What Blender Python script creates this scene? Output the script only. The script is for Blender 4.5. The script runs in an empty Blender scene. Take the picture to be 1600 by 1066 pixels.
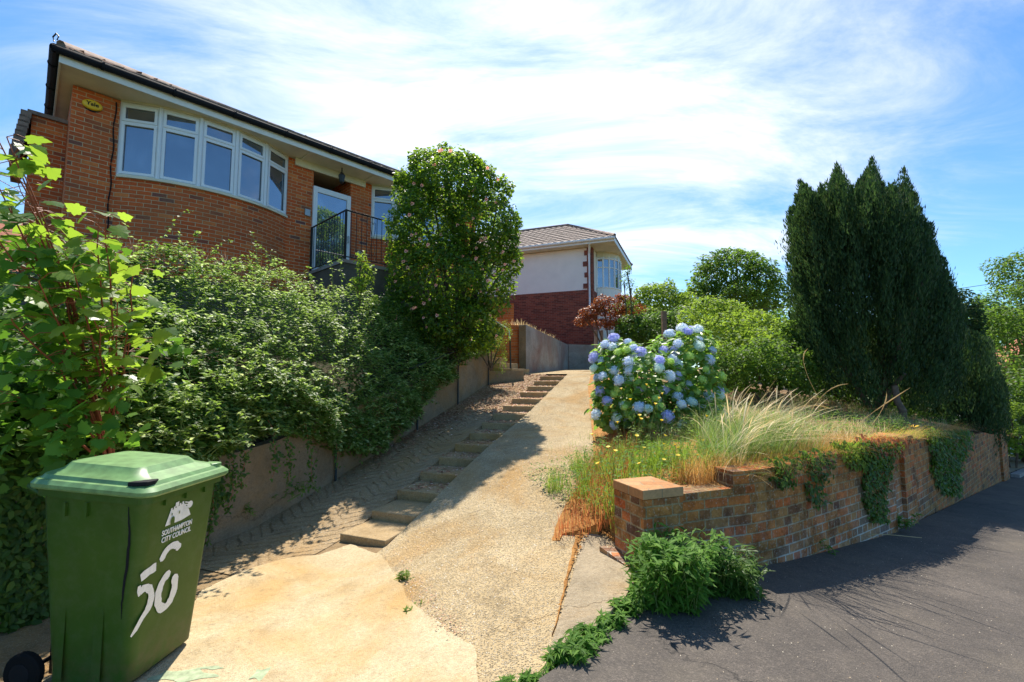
import bpy, math, random
import numpy as np
from mathutils import Vector, Matrix
rnd = random.Random(7)
rng = np.random.default_rng(11)
sc = bpy.context.scene
COL = sc.collection
# ------------------------------------------------------------------ camera, sky, sun, exposure
F = 715.0; H = 1.65; PITCH = math.radians(4.5)
cam = bpy.data.cameras.new('camera'); camo = bpy.data.objects.new('camera', cam); COL.objects.link(camo)
camo.location = (0, 0, H); camo.rotation_euler = (math.pi/2 + PITCH, 0, 0)
cam.sensor_width = 36; cam.lens = 36*F/1600; cam.clip_start = 0.05; cam.clip_end = 2000
sc.camera = camo
SUN_AZ = math.radians(-6); SUN_EL = math.radians(57)
sun = bpy.data.lights.new('sun', 'SUN'); sun.energy = 5.0; sun.angle = math.radians(0.6); sun.color = (1, .93, .82)
suno = bpy.data.objects.new('sun', sun); COL.objects.link(suno)
sdir = Vector((math.sin(SUN_AZ)*math.cos(SUN_EL), math.cos(SUN_AZ)*math.cos(SUN_EL), math.sin(SUN_EL)))
suno.rotation_euler = sdir.to_track_quat('Z', 'Y').to_euler(); suno.location = (0, 0, 30)
w = bpy.data.worlds.new('World'); sc.world = w; w.use_nodes = True
nt = w.node_tree; nt.nodes.clear()
def nn(nt, typ, **kw):
    n = nt.nodes.new(typ)
    for k, v in kw.items():
        if k.startswith('i_'):
            key = k[2:]
            n.inputs[int(key) if key.isdigit() else key.replace('_', ' ')].default_value = v
        else: setattr(n, k, v)
    return n
def lk(nt, a, b): nt.links.new(a, b)
sky = nn(nt, 'ShaderNodeTexSky', sky_type='NISHITA', sun_disc=False, sun_elevation=SUN_EL, sun_rotation=SUN_AZ,
         altitude=20, air_density=1.0, dust_density=0.25, ozone_density=3.0)
geo = nn(nt, 'ShaderNodeTexCoord')
sep = nn(nt, 'ShaderNodeSeparateXYZ'); lk(nt, geo.outputs['Generated'], sep.inputs[0])
mz = nn(nt, 'ShaderNodeMath', operation='MAXIMUM', i_1=0.0); lk(nt, sep.outputs[2], mz.inputs[0])
az = nn(nt, 'ShaderNodeMath', operation='ADD', i_1=0.16); lk(nt, mz.outputs[0], az.inputs[0])
dx = nn(nt, 'ShaderNodeMath', operation='DIVIDE'); lk(nt, sep.outputs[0], dx.inputs[0]); lk(nt, az.outputs[0], dx.inputs[1])
dy = nn(nt, 'ShaderNodeMath', operation='DIVIDE'); lk(nt, sep.outputs[1], dy.inputs[0]); lk(nt, az.outputs[0], dy.inputs[1])
cmb = nn(nt, 'ShaderNodeCombineXYZ'); lk(nt, dx.outputs[0], cmb.inputs[0]); lk(nt, dy.outputs[0], cmb.inputs[1])
mp = nn(nt, 'ShaderNodeMapping'); lk(nt, cmb.outputs[0], mp.inputs[0])
mp.inputs['Rotation'].default_value = (0, 0, math.radians(-38)); mp.inputs['Scale'].default_value = (0.7, 1.9, 1); mp.inputs['Location'].default_value = (3.1, 1.7, 0)
n1 = nn(nt, 'ShaderNodeTexNoise', i_Scale=1.3, i_Detail=10.0, i_Roughness=0.66, i_Distortion=0.9); lk(nt, mp.outputs[0], n1.inputs['Vector'])
mp2 = nn(nt, 'ShaderNodeMapping'); lk(nt, cmb.outputs[0], mp2.inputs[0]); mp2.inputs['Location'].default_value = (1.3, 4.4, 0)
n2 = nn(nt, 'ShaderNodeTexNoise', i_Scale=0.62, i_Detail=3.0, i_Roughness=0.5); lk(nt, mp2.outputs[0], n2.inputs['Vector'])
# cloud cover thickens towards the sun, as in any thin cirrus veil lit from behind
dot = nn(nt, 'ShaderNodeVectorMath', operation='DOT_PRODUCT'); lk(nt, geo.outputs['Generated'], dot.inputs[0])
dot.inputs[1].default_value = (math.sin(math.radians(-2))*math.cos(math.radians(38)), math.cos(math.radians(-2))*math.cos(math.radians(38)), math.sin(math.radians(38)))
dr = nn(nt, 'ShaderNodeMapRange', i_1=0.60, i_2=1.0, i_3=-0.12, i_4=0.17); lk(nt, dot.outputs['Value'], dr.inputs[0])
a1 = nn(nt, 'ShaderNodeMath', operation='MULTIPLY_ADD', i_1=0.62); lk(nt, n1.outputs[0], a1.inputs[0])
a2 = nn(nt, 'ShaderNodeMath', operation='MULTIPLY', i_1=0.5); lk(nt, n2.outputs[0], a2.inputs[0]); lk(nt, a2.outputs[0], a1.inputs[2])
a3 = nn(nt, 'ShaderNodeMath', operation='ADD'); lk(nt, a1.outputs[0], a3.inputs[0]); lk(nt, dr.outputs[0], a3.inputs[1])
cr = nn(nt, 'ShaderNodeMapRange', interpolation_type='SMOOTHSTEP', i_1=0.46, i_2=0.88, i_3=0.0, i_4=0.93); lk(nt, a3.outputs[0], cr.inputs[0])
cb = nn(nt, 'ShaderNodeMapRange', i_1=0.55, i_2=1.0, i_3=5.8, i_4=9.0); lk(nt, dot.outputs['Value'], cb.inputs[0])
cc = nn(nt, 'ShaderNodeVectorMath', operation='SCALE'); cc.inputs[0].default_value = (1.0, 1.0, 1.02); lk(nt, cb.outputs[0], cc.inputs['Scale'])
tn = nn(nt, 'ShaderNodeMix', data_type='RGBA', blend_type='MULTIPLY'); tn.inputs[0].default_value = 1; lk(nt, sky.outputs[0], tn.inputs[6]); tn.inputs[7].default_value = (.66, .95, 1.12, 1)
mx = nn(nt, 'ShaderNodeMix', data_type='RGBA'); lk(nt, cr.outputs[0], mx.inputs[0]); lk(nt, tn.outputs[2], mx.inputs[6]); lk(nt, cc.outputs[0], mx.inputs[7])
bg = nn(nt, 'ShaderNodeBackground', i_Strength=0.12); lk(nt, mx.outputs[2], bg.inputs[0])
wo = nn(nt, 'ShaderNodeOutputWorld'); lk(nt, bg.outputs[0], wo.inputs[0])
sc.view_settings.view_transform = 'Standard'; sc.view_settings.look = 'None'; sc.view_settings.gamma = 1; sc.view_settings.exposure = 0.62
sc.cycles.max_bounces = 8; sc.cycles.transparent_max_bounces = 8; sc.cycles.sample_clamp_indirect = 6

# ------------------------------------------------------------------ helpers
def P(px, py, Y):
    c, s = math.cos(PITCH), math.sin(PITCH); b = (533-py)/F
    k = Y/(c - b*s)
    return Vector(((px-800)/F*k, Y, H + k*(s + b*c)))
def PZ(px, py, z):
    c, s = math.cos(PITCH), math.sin(PITCH); b = (533-py)/F
    k = (z-H)/(s+b*c)
    return Vector(((px-800)/F*k, k*(c-b*s), z))
ORG = {}
class MB:
    def __init__(s): s.v = []; s.f = []; s.uv = {}
    def vert(s, p): s.v.append(tuple(p)); return len(s.v)-1
    def face(s, pts, uv=None):
        i0 = len(s.v); s.v += [tuple(p) for p in pts]; s.f.append(list(range(i0, i0+len(pts))))
        if uv: s.uv[len(s.f)-1] = uv
    def box(s, c, d, rz=0, M=None):
        R = M if M is not None else Matrix.Rotation(rz, 3, 'Z'); c = Vector(c); i = len(s.v)
        for x in (-.5, .5):
            for y in (-.5, .5):
                for z in (-.5, .5): s.v.append(tuple(c + R @ Vector((x*d[0], y*d[1], z*d[2]))))
        s.f += [[i+a for a in q] for q in ((0,1,3,2),(4,6,7,5),(0,4,5,1),(2,3,7,6),(0,2,6,4),(1,5,7,3))]
        return s
    def prism(s, poly, z0, z1):
        n = len(poly); i = len(s.v)
        f0 = z0 if callable(z0) else (lambda x, y: z0); f1 = z1 if callable(z1) else (lambda x, y: z1)
        s.v += [(p[0], p[1], f0(p[0], p[1])) for p in poly] + [(p[0], p[1], f1(p[0], p[1])) for p in poly]
        s.f.append([i+k for k in range(n)][::-1]); s.f.append([i+n+k for k in range(n)])
        for k in range(n): s.f.append([i+k, i+(k+1) % n, i+n+(k+1) % n, i+n+k])
        return s
    def tube(s, pts, r, n=8, cap=True):
        pts = [Vector(p) for p in pts]; m = len(pts); i = len(s.v)
        rs = r if isinstance(r, (list, tuple)) else [r]*m
        for j, p in enumerate(pts):
            t = (pts[min(j+1, m-1)]-pts[max(j-1, 0)]).normalized()
            a = t.cross(Vector((0, 0, 1)));
            if a.length < .05: a = t.cross(Vector((1, 0, 0)))
            a.normalize(); b = t.cross(a)
            for k in range(n):
                q = 2*math.pi*k/n; s.v.append(tuple(p + (a*math.cos(q)+b*math.sin(q))*rs[j]))
        for j in range(m-1):
            for k in range(n):
                s.f.append([i+j*n+k, i+j*n+(k+1) % n, i+(j+1)*n+(k+1) % n, i+(j+1)*n+k])
        if cap: s.f.append([i+k for k in range(n)]); s.f.append([i+(m-1)*n+k for k in range(n)][::-1])
        return s
    def lathe(s, c, prof, n=20, axis='Z'):
        i = len(s.v); c = Vector(c); m = len(prof)
        for r, h in prof:
            for k in range(n):
                q = 2*math.pi*k/n; a, b = r*math.cos(q), r*math.sin(q)
                o = {'Z': (a, b, h), 'Y': (a, h, b), 'X': (h, a, b)}[axis]; s.v.append(tuple(c+Vector(o)))
        for j in range(m-1):
            for k in range(n): s.f.append([i+j*n+k, i+j*n+(k+1) % n, i+(j+1)*n+(k+1) % n, i+(j+1)*n+k])
        s.f.append([i+k for k in range(n)][::-1]); s.f.append([i+(m-1)*n+k for k in range(n)])
        return s
    def build(s, name, mat, parent=None, org=None, smooth=False, bevel=0, recalc=False):
        me = bpy.data.meshes.new(name)
        L = ORG[parent.name] if parent is not None else Vector(org if org is not None else (0, 0, 0))
        v = [(a-L[0], b-L[1], c-L[2]) for a, b, c in s.v]
        me.from_pydata(v, [], s.f); me.materials.append(mat)
        uvl = me.uv_layers.new(name='UVMap')
        for pi, pl in enumerate(me.polygons):
            ex = s.uv.get(pi); n = pl.normal
            if ex is None:
                t = Vector((-n.y, n.x, 0))
                hor = t.length < .5
                if not hor: t.normalize()
            for j, li in enumerate(pl.loop_indices):
                if ex is not None: uvl.data[li].uv = ex[j]
                else:
                    p = Vector(s.v[s.f[pi][j]])
                    uvl.data[li].uv = (p.x, p.y) if hor else (p.dot(t), p.z)
        if smooth: me.polygons.foreach_set('use_smooth', [True]*len(me.polygons))
        o = bpy.data.objects.new(name, me); COL.objects.link(o)
        if parent is not None: o.parent = parent
        else: o.location = L
        ORG[o.name] = L
        if recalc or bevel:
            import bmesh
            bm = bmesh.new(); bm.from_mesh(me); bmesh.ops.remove_doubles(bm, verts=bm.verts, dist=1e-5); bmesh.ops.recalc_face_normals(bm, faces=bm.faces); bm.to_mesh(me); bm.free()
        if bevel:
            b = o.modifiers.new('bevel', 'BEVEL'); b.width = bevel; b.segments = 2; b.limit_method = 'ANGLE'
        return o
def tag(o, label, cat, group=None, kind=None):
    o['label'] = label; o['category'] = cat
    if group: o['group'] = group
    if kind: o['kind'] = kind
    return o
def struct(o, kind='structure'): o['kind'] = kind; return o
def thing(name, loc, label, cat, group=None, rz=0):
    o = bpy.data.objects.new(name, None); COL.objects.link(o); o.location = loc; o.rotation_euler = (0, 0, rz)
    o.empty_display_size = .2; ORG[o.name] = Vector((0, 0, 0)) if rz else Vector(loc)
    return tag(o, label, cat, group)
def copy_tree(o, parent=None):
    c = o.copy(); COL.objects.link(c)
    if parent: c.parent = parent
    for ch in list(o.children): copy_tree(ch, c)
    return c
def npmesh(name, V, Fc, mat, parent=None, org=None, smooth=False):
    """V (n,3); Fc list of (m,k) int arrays"""
    L = ORG[parent.name] if parent is not None else Vector(org if org is not None else (0, 0, 0))
    V = V - np.array(L); me = bpy.data.meshes.new(name)
    me.vertices.add(len(V)); me.vertices.foreach_set('co', V.astype(np.float32).ravel())
    li = np.concatenate([f.ravel() for f in Fc]); cnt = np.concatenate([np.full(len(f), f.shape[1]) for f in Fc])
    me.loops.add(len(li)); me.loops.foreach_set('vertex_index', li.astype(np.int32))
    me.polygons.add(len(cnt)); st = np.concatenate([[0], np.cumsum(cnt)[:-1]])
    me.polygons.foreach_set('loop_start', st.astype(np.int32)); me.polygons.foreach_set('loop_total', cnt.astype(np.int32))
    if smooth: me.polygons.foreach_set('use_smooth', [True]*len(cnt))
    me.update(calc_edges=True); me.validate(); me.materials.append(mat)
    o = bpy.data.objects.new(name, me); COL.objects.link(o)
    if parent is not None: o.parent = parent
    else: o.location = L
    ORG[o.name] = L
    return o
def nrm(a): return a/np.maximum(np.linalg.norm(a, axis=-1, keepdims=True), 1e-9)
LEAF = {
 'dia': (np.array([[0,0,0],[.5,.27,.06],[1,0,-.05],[.5,-.27,.06]]), [(0,2,1),(0,3,2)]),
 'oval': (np.array([[0,0,0],[.28,.24,.06],[.7,.22,.05],[1,0,-.08],[.7,-.22,.05],[.28,-.24,.06],[.5,0,0]]), [(0,6,2,1),(6,3,2),(0,5,4,6),(6,4,3)]),
 'lance': (np.array([[0,0,0],[.35,.13,.04],[1,0,-.14],[.35,-.13,.04],[.5,0,0]]), [(0,4,1),(4,2,1),(0,3,4),(4,3,2)]),
 'needle': (np.array([[0,0,0],[.4,.13,0],[1,0,0],[.4,-.13,0]]), [(0,3,2,1)]),
}
_m = [(0,.02),(-.08,.22),(.0,.34),(.06,.36),(.10,.56),(.28,.50),(.36,.42),(.50,.54),(.62,.44),(.60,.33),(.76,.24),(.84,.14),(1,0)]
_v = [(0,0,0)] + [(x, y, .05*abs(y)) for x, y in _m] + [(x, -y, .05*abs(y)) for x, y in _m[:-1][::-1]] + [(.4,0,0)]
LEAF['maple'] = (np.array([(a, b, c - .12*a*a - .25*b*b) for a, b, c in _v]), [(k, k+1, len(_v)-1)[::-1] for k in range(1, len(_v)-2)] + [(len(_v)-2, 1, len(_v)-1)[::-1]])
def leaves(name, C, N, T, L, shape, mat, parent=None, org=None):
    n = len(C); N = nrm(N); T = nrm(T - N*(T*N).sum(1, keepdims=True)); B = np.cross(N, T)
    tv, tf = LEAF[shape]; L = np.broadcast_to(np.asarray(L, float), (n,))[:, None, None]
    wob = rng.uniform(.8, 1.2, (n, 1, 1))
    V = C[:, None] + L*(tv[None, :, 0:1]*T[:, None] + wob*tv[None, :, 1:2]*B[:, None] + tv[None, :, 2:3]*N[:, None])
    m = len(tv); base = (np.arange(n)*m)[:, None]; out = []
    for k in (3, 4):
        fs = [f for f in tf if len(f) == k]
        if fs: out.append((base[:, :, None] + np.array(fs)[None]).reshape(-1, k))
    return npmesh(name, V.reshape(-1, 3), out, mat, parent, org)
def rdir(n): return nrm(rng.normal(size=(n, 3)))
_nk = rng.normal(size=(10, 3)); _np = rng.uniform(0, 6.28, 10)
def snoise(Pn, f=1.0):
    a = 0
    for k in range(10): a = a + np.sin((Pn*f) @ _nk[k]*(1+.25*k) + _np[k])/(1+.25*k)
    return a/3.0
def lobes_scatter(lobes, n, inner=.25, rough=.16, freq=3.0, up=.25, cull=True):
    """points on/in a union of ellipsoids (cx,cy,cz,rx,ry,rz); returns centres, outward normals"""
    A = np.array([l[3]*l[4]+l[4]*l[5]+l[3]*l[5] for l in lobes]); A = A/A.sum()
    idx = rng.choice(len(lobes), n, p=A); Lb = np.array(lobes, float)[idx]
    d = rdir(n); r = np.where(rng.random(n) < inner, rng.uniform(.35, .85, n), rng.uniform(.86, 1.04, n))
    q = d*Lb[:, 3:6]; pt = Lb[:, :3] + q
    r = r*(1 + rough*snoise(pt, freq) + rough*.6*snoise(pt+7, freq*2.7))
    C = Lb[:, :3] + q*r[:, None]; N = nrm(d/Lb[:, 3:6])
    if cull and len(lobes) > 1:
        keep = np.ones(n, bool)
        for k, l in enumerate(lobes):
            e = (((C-np.array(l[:3]))/np.array(l[3:6]))**2).sum(1)
            keep &= ~((e < .45) & (idx != k))
        C, N = C[keep], N[keep]
    return C, N
def clump(lb, k=6, fr=.42, keep=.82):
    out = []
    for l in lb:
        out.append(tuple(l[:3])+tuple(x*keep for x in l[3:6]))
        for _ in range(k):
            d = np.array([rnd.gauss(0, 1), rnd.gauss(0, 1), rnd.gauss(.25, 1)]); d /= np.linalg.norm(d); f = fr*rnd.uniform(.6, 1.3)
            out.append(tuple(np.array(l[:3])+d*np.array(l[3:6])*.78) + tuple(x*f for x in l[3:6]))
    return out
def leaf_dirs(N, up=.3, jit=.8):
    n = len(N); nr = nrm(N*.6 + np.array([0, 0, up+.35]) + rdir(n)*jit); t = nrm(N*.5 + rdir(n)*.9 + np.array([0, 0, -.15]))
    return nr, t

# ------------------------------------------------------------------ materials
def base_mat(name):
    m = bpy.data.materials.new(name); m.use_nodes = True; nt = m.node_tree; nt.nodes.clear()
    o = nn(nt, 'ShaderNodeOutputMaterial'); b = nn(nt, 'ShaderNodeBsdfPrincipled'); lk(nt, b.outputs[0], o.inputs[0])
    return m, nt, b, o
def ramp(nt, fac, stops):
    r = nn(nt, 'ShaderNodeValToRGB'); e = r.color_ramp.elements
    while len(e) < len(stops): e.new(.5)
    for i, (p, c) in enumerate(stops): e[i].position = p; e[i].color = (*c, 1)
    lk(nt, fac, r.inputs[0]); return r.outputs[0]
def noise(nt, vec, scale, detail=4, rough=.55, dist=0):
    n = nn(nt, 'ShaderNodeTexNoise', i_Scale=scale, i_Detail=float(detail), i_Roughness=rough, i_Distortion=float(dist))
    if vec is not None: lk(nt, vec, n.inputs['Vector'])
    return n.outputs[0]
def mixc(nt, fac, a, b, mode='MIX'):
    m = nn(nt, 'ShaderNodeMix', data_type='RGBA', blend_type=mode)
    for i, x in ((0, fac), (6, a), (7, b)):
        if isinstance(x, (int, float)): m.inputs[i].default_value = x
        elif isinstance(x, tuple): m.inputs[i].default_value = (*x, 1)
        else: lk(nt, x, m.inputs[i])
    return m.outputs[2]
def mth(nt, op, a, b=None):
    m = nn(nt, 'ShaderNodeMath', operation=op)
    for i, x in ((0, a), (1, b)):
        if x is None: continue
        if isinstance(x, (int, float)): m.inputs[i].default_value = x
        else: lk(nt, x, m.inputs[i])
    return m.outputs[0]
def bump(nt, b, h, strength=.5, dist=.01, prev=None):
    n = nn(nt, 'ShaderNodeBump', i_Strength=strength, i_Distance=dist); lk(nt, h, n.inputs['Height'])
    if prev is not None: lk(nt, prev, n.inputs['Normal'])
    if b is not None: lk(nt, n.outputs[0], b.inputs['Normal'])
    return n.outputs[0]
def pos(nt): return nn(nt, 'ShaderNodeNewGeometry').outputs['Position']
def plain(name, c, rough=.5, metal=0, spec=.5, var=.12, scale=6, bmp=0, bscale=60):
    m, nt, b, o = base_mat(name); p = pos(nt)
    f = noise(nt, p, scale, 5)
    lk(nt, ramp(nt, f, [(.3, tuple(x*(1-var) for x in c)), (.7, tuple(min(1, x*(1+var)) for x in c))]), b.inputs['Base Color'])
    b.inputs['Roughness'].default_value = rough; b.inputs['Metallic'].default_value = metal; b.inputs['Specular IOR Level'].default_value = spec
    if bmp: bump(nt, b, noise(nt, p, bscale, 3), bmp, .004)
    return m
def brick_mat(name, stops, mortar, rowh=.075, bw=.225, ms=.011, stain=None, eff=None, flemish=False, grime=False):
    m, nt, b, o = base_mat(name)
    uv = nn(nt, 'ShaderNodeTexCoord').outputs['UV']; p = pos(nt)
    wv = nn(nt, 'ShaderNodeTexNoise', i_Scale=9.0, i_Detail=2.0); lk(nt, p, wv.inputs['Vector'])
    v = nn(nt, 'ShaderNodeVectorMath', operation='MULTIPLY_ADD'); lk(nt, wv.outputs['Color'], v.inputs[0]); v.inputs[1].default_value = (.006, .006, 0); lk(nt, uv, v.inputs[2])
    bt = nn(nt, 'ShaderNodeTexBrick', i_Scale=1.0, i_Mortar_Size=ms*.5, i_Mortar_Smooth=.25, i_Bias=0.0, i_Brick_Width=bw, i_Row_Height=rowh)
    if flemish: bt.squash = .5; bt.squash_frequency = 2
    lk(nt, v.outputs[0], bt.inputs['Vector']); bt.inputs['Color1'].default_value = (0, 0, 0, 1); bt.inputs['Color2'].default_value = (1, 1, 1, 1); bt.inputs['Mortar'].default_value = (.5, .5, .5, 1)
    col = ramp(nt, bt.outputs['Color'], stops)
    f1 = noise(nt, p, 30, 6, .65); col = mixc(nt, .4, col, mixc(nt, 1.0, col, ramp(nt, f1, [(.25, (.35, .3, .28)), (.75, (1.5, 1.35, 1.25))]), 'MULTIPLY'))
    mc = mixc(nt, noise(nt, p, 8, 4), tuple(x*.7 for x in mortar), mortar)
    out = mixc(nt, bt.outputs['Fac'], col, mc)
    if stain:
        sf = ramp(nt, noise(nt, p, 1.6, 5, .6), [(.42, (0, 0, 0)), (.66, (1, 1, 1))]); out = mixc(nt, mth(nt, 'MULTIPLY', sf, .45), out, stain)
    if grime:
        gf = ramp(nt, noise(nt, p, 7, 8, .75), [(.42, (1, 1, 1)), (.62, (.36, .28, .20))]); out = mixc(nt, .85, out, mixc(nt, 1., out, gf, 'MULTIPLY'))
        sp = ramp(nt, noise(nt, p, 55, 3, .6), [(.58, (0, 0, 0)), (.68, (1, 1, 1))]); out = mixc(nt, mth(nt, 'MULTIPLY', sp, .4), out, (.6, .55, .46))
    if eff:  # salt bloom
        sf = ramp(nt, noise(nt, p, 2.6, 6, .7), [(.42, (0, 0, 0)), (.56, (1, 1, 1))])
        z = nn(nt, 'ShaderNodeSeparateXYZ'); lk(nt, p, z.inputs[0]); x0 = nn(nt, 'ShaderNodeMapRange', i_1=.7, i_2=.15, i_3=0.0, i_4=1.0); lk(nt, z.outputs[2], x0.inputs[0]); x1 = nn(nt, 'ShaderNodeMapRange', i_1=4.2, i_2=5.6, i_3=1.0, i_4=0.12); lk(nt, z.outputs[0], x1.inputs[0]); sf = mth(nt, 'MULTIPLY', sf, x1.outputs[0])
        out = mixc(nt, mth(nt, 'MULTIPLY', mth(nt, 'MULTIPLY', sf, x0.outputs[0]), mth(nt, 'ADD', mth(nt, 'MULTIPLY', bt.outputs['Fac'], .5), .12)), out, eff)
    lk(nt, out, b.inputs['Base Color']); b.inputs['Roughness'].default_value = .85; b.inputs['Specular IOR Level'].default_value = .25
    n0 = bump(nt, None, mth(nt, 'SUBTRACT', 1.0, bt.outputs['Fac']), .8, .006); bump(nt, b, f1, .5, .004, n0)
    return m
M = {}
M['brick'] = brick_mat('house_brick', [(0, (.16, .07, .07)), (.03, (.26, .08, .05)), (.07, (.52, .10, .028)), (.5, (.70, .135, .030)), (.8, (.62, .11, .028)), (1, (.80, .23, .06))], (.74, .56, .32), stain=(.34, .15, .06))
M['brick_wall'] = brick_mat('garden_brick', [(0, (.15, .075, .05)), (.15, (.28, .12, .05)), (.35, (.52, .22, .06)), (.5, (.60, .20, .045)), (.62, (.66, .15, .035)), (.8, (.55, .27, .075)), (1, (.38, .18, .065))], (.48, .34, .17), bw=.225, ms=.014, stain=(.20, .15, .05), eff=(.75, .72, .66), flemish=True, grime=True)
M['brick_red'] = brick_mat('red_brick', [(0, (.15, .05, .035)), (.5, (.25, .07, .045)), (1, (.32, .10, .06))], (.30, .2, .16))
M['brick_or'] = brick_mat('orange_brick', [(0, (.5, .12, .03)), (1, (.66, .22, .06))], (.5, .35, .2))
def cracks(nt, p, scale, wd):
    mp = nn(nt, 'ShaderNodeTexNoise', i_Scale=scale*2.2, i_Detail=6.0, i_Roughness=.65); lk(nt, p, mp.inputs['Vector'])
    v = nn(nt, 'ShaderNodeVectorMath', operation='MULTIPLY_ADD'); lk(nt, mp.outputs['Color'], v.inputs[0]); v.inputs[1].default_value = (.5/scale,)*3; lk(nt, p, v.inputs[2])
    vo = nn(nt, 'ShaderNodeTexVoronoi', i_Scale=float(scale), feature='DISTANCE_TO_EDGE'); lk(nt, v.outputs[0], vo.inputs['Vector'])
    m = ramp(nt, vo.outputs['Distance'], [(0, (1, 1, 1)), (wd, (0, 0, 0))]); g = ramp(nt, noise(nt, p, scale*.8, 3), [(.45, (0, 0, 0)), (.58, (1, 1, 1))]); return mth(nt, 'MULTIPLY', m, g)
def concrete(name, ca, cb, pebble=.0, stain=(.45, .24, .06), stain_amt=.5, bmp=.5, lines=None, vert_stain=False, peb_scale=90):
    m, nt, b, o = base_mat(name); p = pos(nt)
    f = noise(nt, p, 1.3, 8, .65); col = ramp(nt, f, [(.3, ca), (.7, cb)])
    fine = noise(nt, p, 45, 9, .8); col = mixc(nt, .5, col, mixc(nt, 1., col, ramp(nt, fine, [(.3, (.45, .42, .38)), (.7, (1.5, 1.5, 1.5))]), 'MULTIPLY'))
    h = fine
    if pebble:
        vo = nn(nt, 'ShaderNodeTexVoronoi', i_Scale=float(peb_scale)); lk(nt, p, vo.inputs['Vector'])
        pc = ramp(nt, nn_sep(nt, vo.outputs['Color']), [(0, (.16, .12, .08)), (.5, (.42, .34, .22)), (1, (.72, .66, .54))])
        msk = ramp(nt, vo.outputs['Distance'], [(.25, (1, 1, 1)), (.5, (0, 0, 0))])
        col = mixc(nt, mth(nt, 'MULTIPLY', msk, pebble), col, pc)
        h = mth(nt, 'ADD', mth(nt, 'MULTIPLY', msk, .8), fine)
    sf = ramp(nt, noise(nt, p, .9, 7, .6, .6), [(.48, (0, 0, 0)), (.66, (1, 1, 1))]); col = mixc(nt, mth(nt, 'MULTIPLY', sf, stain_amt), col, stain)
    sd = ramp(nt, noise(nt, p, 3.3, 8, .7), [(.5, (0, 0, 0)), (.75, (1, 1, 1))]); col = mixc(nt, mth(nt, 'MULTIPLY', sd, .5), col, tuple(x*.5 for x in ca))
    sp2 = ramp(nt, noise(nt, p, 17, 8, .8), [(.54, (0, 0, 0)), (.68, (1, 1, 1))]); col = mixc(nt, mth(nt, 'MULTIPLY', sp2, .45), col, tuple(x*.42 for x in ca))
    ck = mth(nt, 'MULTIPLY', cracks(nt, p, .6, .006), .55); col = mixc(nt, mth(nt, 'MULTIPLY', ck, .8), col, (.07, .045, .02))
    lk(nt, col, b.inputs['Base Color']); b.inputs['Roughness'].default_value = .9; b.inputs['Specular IOR Level'].default_value = .2
    n0 = bump(nt, None, mth(nt, 'SUBTRACT', 1.0, ck), .6, .01); n0 = bump(nt, None, h, bmp, .008, n0); n0 = bump(nt, None, f, .6, .05, n0)
    if lines == 'herring':
        uv = nn(nt, 'ShaderNodeTexCoord').outputs['UV']; s = nn(nt, 'ShaderNodeSeparateXYZ'); lk(nt, uv, s.inputs[0])
        tri = mth(nt, 'PINGPONG', s.outputs[1], .28)
        d = mth(nt, 'ADD', mth(nt, 'ADD', s.outputs[0], mth(nt, 'MULTIPLY', tri, .8)), mth(nt, 'MULTIPLY', noise(nt, p, 4, 6, .7), .22))
        g = mth(nt, 'ABSOLUTE', mth(nt, 'SUBTRACT', mth(nt, 'FRACT', mth(nt, 'MULTIPLY', d, 7.5)), .5))
        gm = ramp(nt, g, [(.0, (0, 0, 0)), (.2, (1, 1, 1))]); n0 = bump(nt, None, gm, .8, .018, n0)
    if lines == 'broom':
        uv = nn(nt, 'ShaderNodeTexCoord').outputs['UV']; mp = nn(nt, 'ShaderNodeMapping'); lk(nt, uv, mp.inputs[0]); mp.inputs['Scale'].default_value = (16, 2.4, 1)
        n0 = bump(nt, None, noise(nt, mp.outputs[0], 1.6, 6, .7), .4, .014, n0)
    lk(nt, n0, b.inputs['Normal'])
    return m
def nn_sep(nt, c):
    s = nn(nt, 'ShaderNodeSeparateColor'); lk(nt, c, s.inputs[0]); return s.outputs[0]
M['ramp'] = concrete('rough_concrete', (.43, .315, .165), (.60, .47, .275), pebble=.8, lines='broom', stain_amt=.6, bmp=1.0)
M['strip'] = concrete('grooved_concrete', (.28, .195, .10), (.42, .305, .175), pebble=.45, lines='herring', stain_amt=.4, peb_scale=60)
M['apron'] = concrete('pale_concrete', (.46, .35, .19), (.62, .51, .33), pebble=.35, stain=(.50, .28, .08), stain_amt=.6, bmp=.45, peb_scale=110)
M['step'] = concrete('step_concrete', (.36, .24, .11), (.48, .35, .19), pebble=.4, stain=(.48, .25, .06), stain_amt=.7)
M['wallc'] = concrete('render_wall', (.20, .155, .10), (.36, .28, .18), stain=(.36, .20, .06), stain_amt=.7)
M['greyc'] = concrete('grey_block', (.27, .26, .24), (.44, .42, .39), stain=(.26, .12, .09), stain_amt=.6)
M['slab'] = concrete('grey_slab', (.28, .22, .14), (.42, .34, .23), pebble=.3, lines='broom', stain_amt=.45)
M['dirtyc'] = concrete('dirty_concrete', (.20, .13, .065), (.34, .235, .12), pebble=.25, stain=(.36, .19, .05), stain_amt=.7)
M['darkc'] = concrete('dark_render', (.10, .09, .075), (.17, .15, .12), stain=(.1, .08, .05))
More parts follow.
